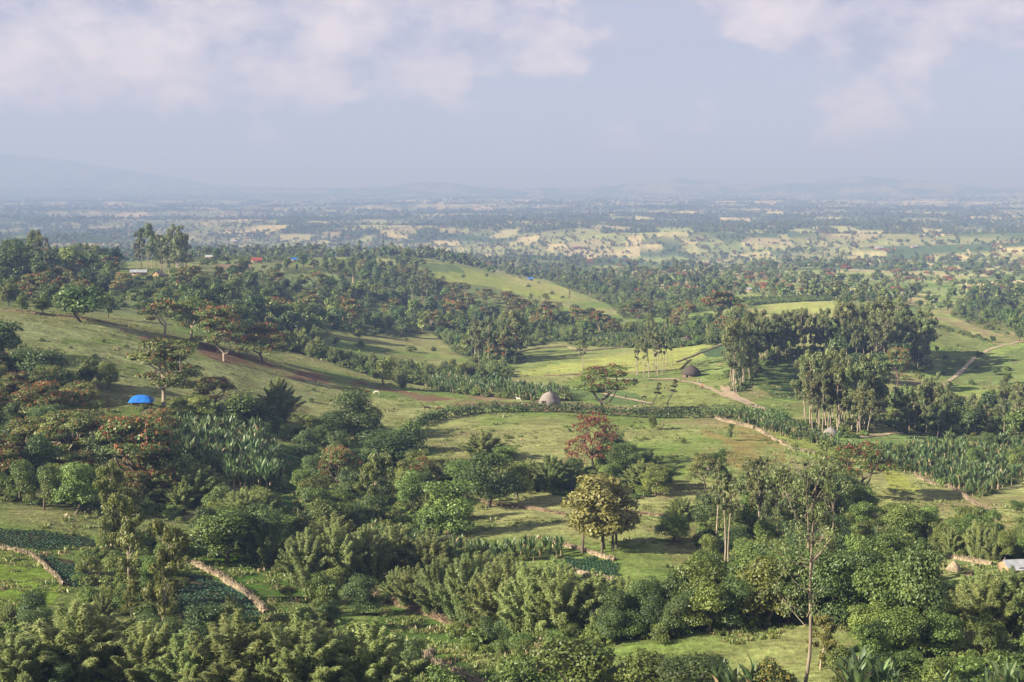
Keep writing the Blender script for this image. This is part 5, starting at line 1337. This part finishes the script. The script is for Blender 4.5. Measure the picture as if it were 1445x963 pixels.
for fx, fy, hx, hy, an in FA:                            # hedgerow trees along the field edges
    R = math.hypot(fx, fy)
    if R > 9000: continue
    m_ = int(min(40, (hx+hy)*4/9*.45)); c, s_ = math.cos(an), math.sin(an)
    for q in range(m_):
        t_ = fr.uniform(-1, 1); e = fr.integers(0, 4); lx, ly = [(t_*hx, hy), (t_*hx, -hy), (hx, t_*hy), (-hx, t_*hy)][e]
        x = fx+lx*c-ly*s_; y = fy+lx*s_+ly*c; k_ = kinds[int(fr.integers(0, 7))]; h = fr.uniform(3.5, 9); z_ = h/k_['h']
        rec.append((k_['joined'], (x, y, float(H(x, y))-.3), (z_*1.2, z_*1.2, z_), fr.uniform(0, 6.28)))
print('far woods', len(rec)); inst_stuff('far_woodland', 'hazy far-off woods and farm trees covering the plain', rec)

# leafy crops and grass tufts on the nearer ground
rec = []; cb = new_crop = Geo; cg = b_cabbage(np.random.default_rng(3)).mesh('cabbage', [M['cabbage']]); tg = [b_tuft(np.random.default_rng(40+i)).mesh('tuft', [M['grass']]) for i in range(2)]+[b_tuft(np.random.default_rng(50), n=14).mesh('dry_tuft', [M['dry']])]
for nm, row, sp in (('cabbage', 1.1, .75), ('potato', 1.0, .62), ('cabbage', 1.1, .75), ('pad', .8, .6)):
    wps = [w_ for n_, c_, w_ in FW if n_ == nm]; wp = wps.pop(0); FW.sort(key=lambda q: q[2] is wp); xs = [p[0] for p in wp]; ys = [p[1] for p in wp]
    gx, gy = np.meshgrid(np.arange(min(xs), max(xs), sp), np.arange(min(ys)-.35*(max(xs)-min(xs)), max(ys), row)); X = gx.ravel()+fr.normal(size=gx.size)*.09; Y = gy.ravel()+fr.normal(size=gx.size)*.06+(gx.ravel()-min(xs))*.35
    m = inpoly(X, Y, wp) & (vnoise(X/3, Y/3, 4) > .22); X, Y = X[m], Y[m]; Zz = H(X, Y)
    rec += [(cg, (X[i], Y[i], Zz[i]), (fr.uniform(.7, 1.25)*1.1,)*3, fr.uniform(0, 6.28)) for i in range(len(X))]
print('crops', len(rec)); inst_stuff('vegetable_rows', 'rows of leafy vegetables in the lower-left plots', rec)
n = 60000; R = (130**-.6+(620**-.6-130**-.6)*fr.uniform(0, 1, n))**(-1/.6); A = fr.uniform(-.38, .38, n); X = R*np.sin(A); Y = R*np.cos(A)
dn = fbm(X/9, Y/9, 15, 3); m = dn > .52
for n_, c_, w_ in FW:
    if n_ in ('potato', 'cabbage', 'pad', 'plough', 'hutfloor', 'soil'): m &= ~inpoly(X, Y, w_)
X, Y = X[m], Y[m]; Zz = H(X, Y)
inst_stuff('grass_tufts', 'uneven tufts of grass across the near pastures', [(tg[2 if i % 14 == 0 else i % 2], (X[i], Y[i], Zz[i]-.03), (fr.uniform(.45, .9)*(1+1.2*(fr.random() < .12)),)*3, fr.uniform(0, 6.28)) for i in range(len(X))])

# ------------------------------------------------------------------ animals, people, posts
def skinned(name, verts, edges, radii, mat, root=0, sub=1):
    me = bpy.data.meshes.new(name); me.from_pydata(verts, edges, []); o = bpy.data.objects.new(name, me); COL.objects.link(o); me.materials.append(mat)
    sk = o.modifiers.new('skin', 'SKIN')
    if not me.skin_vertices: bpy.context.view_layer.objects.active = o
    for v, r in zip(me.skin_vertices[0].data, radii): v.radius = (r, r) if not isinstance(r, tuple) else r
    me.skin_vertices[0].data[root].use_root = True
    s_ = o.modifiers.new('sub', 'SUBSURF'); s_.levels = sub; s_.render_levels = sub
    return o
hide = {k_: solid_mat(k_+'_hide', c1, c2, 3, bump=.1) for k_, c1, c2 in (('brown', (.13,.05,.02), (.20,.085,.04)), ('dark', (.03,.018,.012), (.06,.035,.025)), ('white', (.50,.47,.43), (.68,.65,.60)))}
def animal(px, py, yaw, mat, label, name='horse', graze=True, s=1.0, cow=False):
    p = at(px, py)
    V = [(0,0,1.05),(.45,0,1.08),(.78,0,1.12),(-.45,0,1.05),(-.78,0,1.10)]; E_ = [(0,1),(1,2),(0,3),(3,4)]; Rd = [(.27,.31),(.28,.33),(.20,.26),(.26,.30),(.20,.24)]
    def chain(st, pts, rs):
        i = st
        for q, r in zip(pts, rs): V.append(q); Rd.append((r, r)); E_.append((i, len(V)-1)); i = len(V)-1
    for sy in (-.17, .17):
        chain(2, [(.72,sy,.85),(.74,sy,.48),(.72,sy,.10),(.76,sy,.03)], [.12,.065,.05,.06])
        chain(4, [(-.72,sy,.88),(-.62,sy,.66),(-.82,sy,.45),(-.78,sy,.10),(-.75,sy,.03)], [.15,.11,.06,.05,.06])
    if graze: chain(2, [(1.02,0,.95),(1.25,0,.62),(1.33,0,.38),(1.48,0,.16)], [.17,.12,.12,.07])
    else: chain(2, [(1.0,0,1.35),(1.2,0,1.62),(1.42,0,1.60),(1.62,0,1.45)], [.16,.12,.12,.07])
    chain(4, [(-.95,0,1.05),(-1.02,0,.75),(-1.0,0,.50)], [.05,.045,.03])
    if cow: Rd = [(a*1.12, b*1.1) for a, b in Rd]
    hi = len(V)
    o = skinned(name, V, E_, Rd, mat); o.location = (p[0], p[1], p[2]); o.rotation_euler = (0, 0, yaw); o.scale = (s,)*3; o['label'] = label; o['category'] = 'cow' if cow else name
animal(603, 580, 3.0, hide['dark'], 'dark brown horse standing left of the chestnut one', 'horse', False, 1.1)
animal(619, 581, .1, hide['brown'], 'chestnut horse grazing above the curved hedge', 'horse', True, 1.1)
animal(532, 557, 3.2, hide['white'], 'white cow grazing on the slope behind the dark tall tree', 'cow', True, .95, True)
animal(519, 556, .3, hide['brown'], 'brown cow just left of the white cow', 'cow', True, .95, True)
for i, (px, py, k_, lb) in enumerate([(909,563,'dark','black cow on the pale field left of the slim young trees'), (883,563,'dark','small dark cow by the path right of the ivy-covered tree'), (897,577,'white','white cow beside the hedge below the slim trees'),
        (732,566,'white','pale animal lying left of the domed hut'), (246,578,'white','white goat near the blue-roofed hut'), (153,582,'dark','dark cow lying in the shade left of the blue-roofed hut'), (492,522,'dark','dark cow on the crest grass below the bamboo'), (455,505,'white','white animal by the bamboo on the crest'), (1196,560,'white','pale animal under the eucalyptus row')]):
    animal(px, py, R_.uniform(0, 6.28), hide[k_], lb, 'goat' if 'goat' in lb else 'cow', i % 2 == 0, .8, 'goat' not in lb)
def person(px, py, yaw, shirt, trousers, label, s=1.0):
    p = at(px, py)
    t_ = thing('person', label, 'person', (p[0], p[1], p[2]), yaw, scale=s)
    V = [(0,0,.95),(0,0,1.15),(0,0,1.38),(0,0,1.50),(0,.01,1.60),(0,.015,1.72)]; E_ = [(0,1),(1,2),(2,3),(3,4),(4,5)]; Rd = [(.15,.11),(.14,.10),(.17,.11),(.055,.055),(.085,.095),(.07,.085)]
    def chain(st, pts, rs):
        i = st
        for q, r in zip(pts, rs): V.append(q); Rd.append((r, r)); E_.append((i, len(V)-1)); i = len(V)-1
    for sx in (-1, 1):
        chain(0, [(.10*sx,0,.85),(.12*sx,.08*sx,.48),(.12*sx,.02*sx,.08),(.12*sx,.16+.02*sx,.04)], [.10,.07,.045,.04])
        chain(2, [(.21*sx,0,1.38),(.26*sx,-.02,1.10),(.27*sx,.07,.86),(.27*sx,.10,.78)], [.065,.05,.035,.04])
    o = skinned('body', V, E_, Rd, M['skin']); o.parent = t_
    g = Geo(); prof = [(.20,.80),(.185,.95),(.17,1.1),(.21,1.36),(.19,1.45),(.07,1.50)]; th = np.arange(12)/12*2*np.pi
    Vv = np.array([[a*math.cos(x)*1.05, a*math.sin(x)*.68, z] for a, z in prof for x in th]); Q = [[i*12+j, i*12+(j+1) % 12, (i+1)*12+(j+1) % 12, (i+1)*12+j] for i in range(5) for j in range(12)]; g.add(Vv, Q)
    part('shirt', g.mesh('shirt', [shirt]), t_)
    g = Geo()
    for sx in (-1, 1): tube(g, [(.09*sx,0,.92),(.12*sx,.06*sx,.48),(.12*sx,.02,.14)], [.125,.095,.075], 8)
    part('trousers', g.mesh('trousers', [trousers]), t_)
    g = Geo(); tube(g, [(0,.0,1.64),(0,-.005,1.74),(0,0,1.80)], [.103,.10,.05], 10); part('hair', g.mesh('hair', [darkm]), t_)
M['skin'] = solid_mat('skin', (.07,.035,.02), (.11,.06,.035), 3, bump=.05)
cl = {k_: solid_mat(k_+'_cloth', c, tuple(x*1.2 for x in c), 4, bump=.1) for k_, c in (('red', (.42,.05,.04)), ('white', (.6,.6,.58)), ('blue', (.05,.10,.30)), ('dark', (.04,.04,.05)), ('orange', (.50,.20,.04)))}
person(991, 550, 2, cl['red'], cl['dark'], 'person in red walking on the dirt path by the dark hut', 1.15)
person(982, 549, 1, cl['orange'], cl['dark'], 'person in orange beside the one in red on the path', 1.0)
person(987, 541, 1, cl['white'], cl['blue'], 'person in white standing in front of the dark thatched hut', 1.05)
person(1116, 596, 4, cl['dark'], cl['dark'], 'person in dark clothes at the lower end of the dirt path', 1.1)
person(1112, 590, 4, cl['blue'], cl['dark'], 'person in blue walking up the dirt path', 1.05)
def posts(px, py, n, dx, dy, label):
    p0 = at(px, py)
    for i in range(n):
        p = at(px+dx*i, py+dy*i+R_.uniform(-1, 1)); g = Geo(); h = R_.uniform(.9, 1.5); tube(g, [(0,0,-.3),(R_.gauss(0,.03),0,h*.5),(R_.gauss(0,.06),0,h)], [.08,.075,.06], 6)
        single('fence_post', g.mesh('fence_post', [wood]), label+(', '+ordn[i]+' of '+WORDN[n]), 'post', tuple(p), 'rough wooden fence posts')
posts(1350, 886, 7, 5.5, .6, 'rough wooden post under the right-hand bamboo')
posts(1388, 905, 7, 5, -1.5, 'bare wooden post at the right foreground pen')
# haystack-like pole and heap
p = at(1346, 806); g = Geo(); me = revolve([(1.2,-.3),(1.15,.4),(.85,1.0),(.4,1.5),(.05,1.75)], 18, [stalk], r=np.random.default_rng(2), wob=.05, name='haystack'); single('haystack', me, 'small straw stack left of the metal-roofed shed', 'haystack', tuple(p))

# ------------------------------------------------------------------ haze box round the whole scene
g = Geo(); box(g, (0, 0, 300), (100000, 100000, 830)); hz = single('haze', g.mesh('haze', [hm]), 'pale blue haze hanging over the plain', None, kind='stuff')
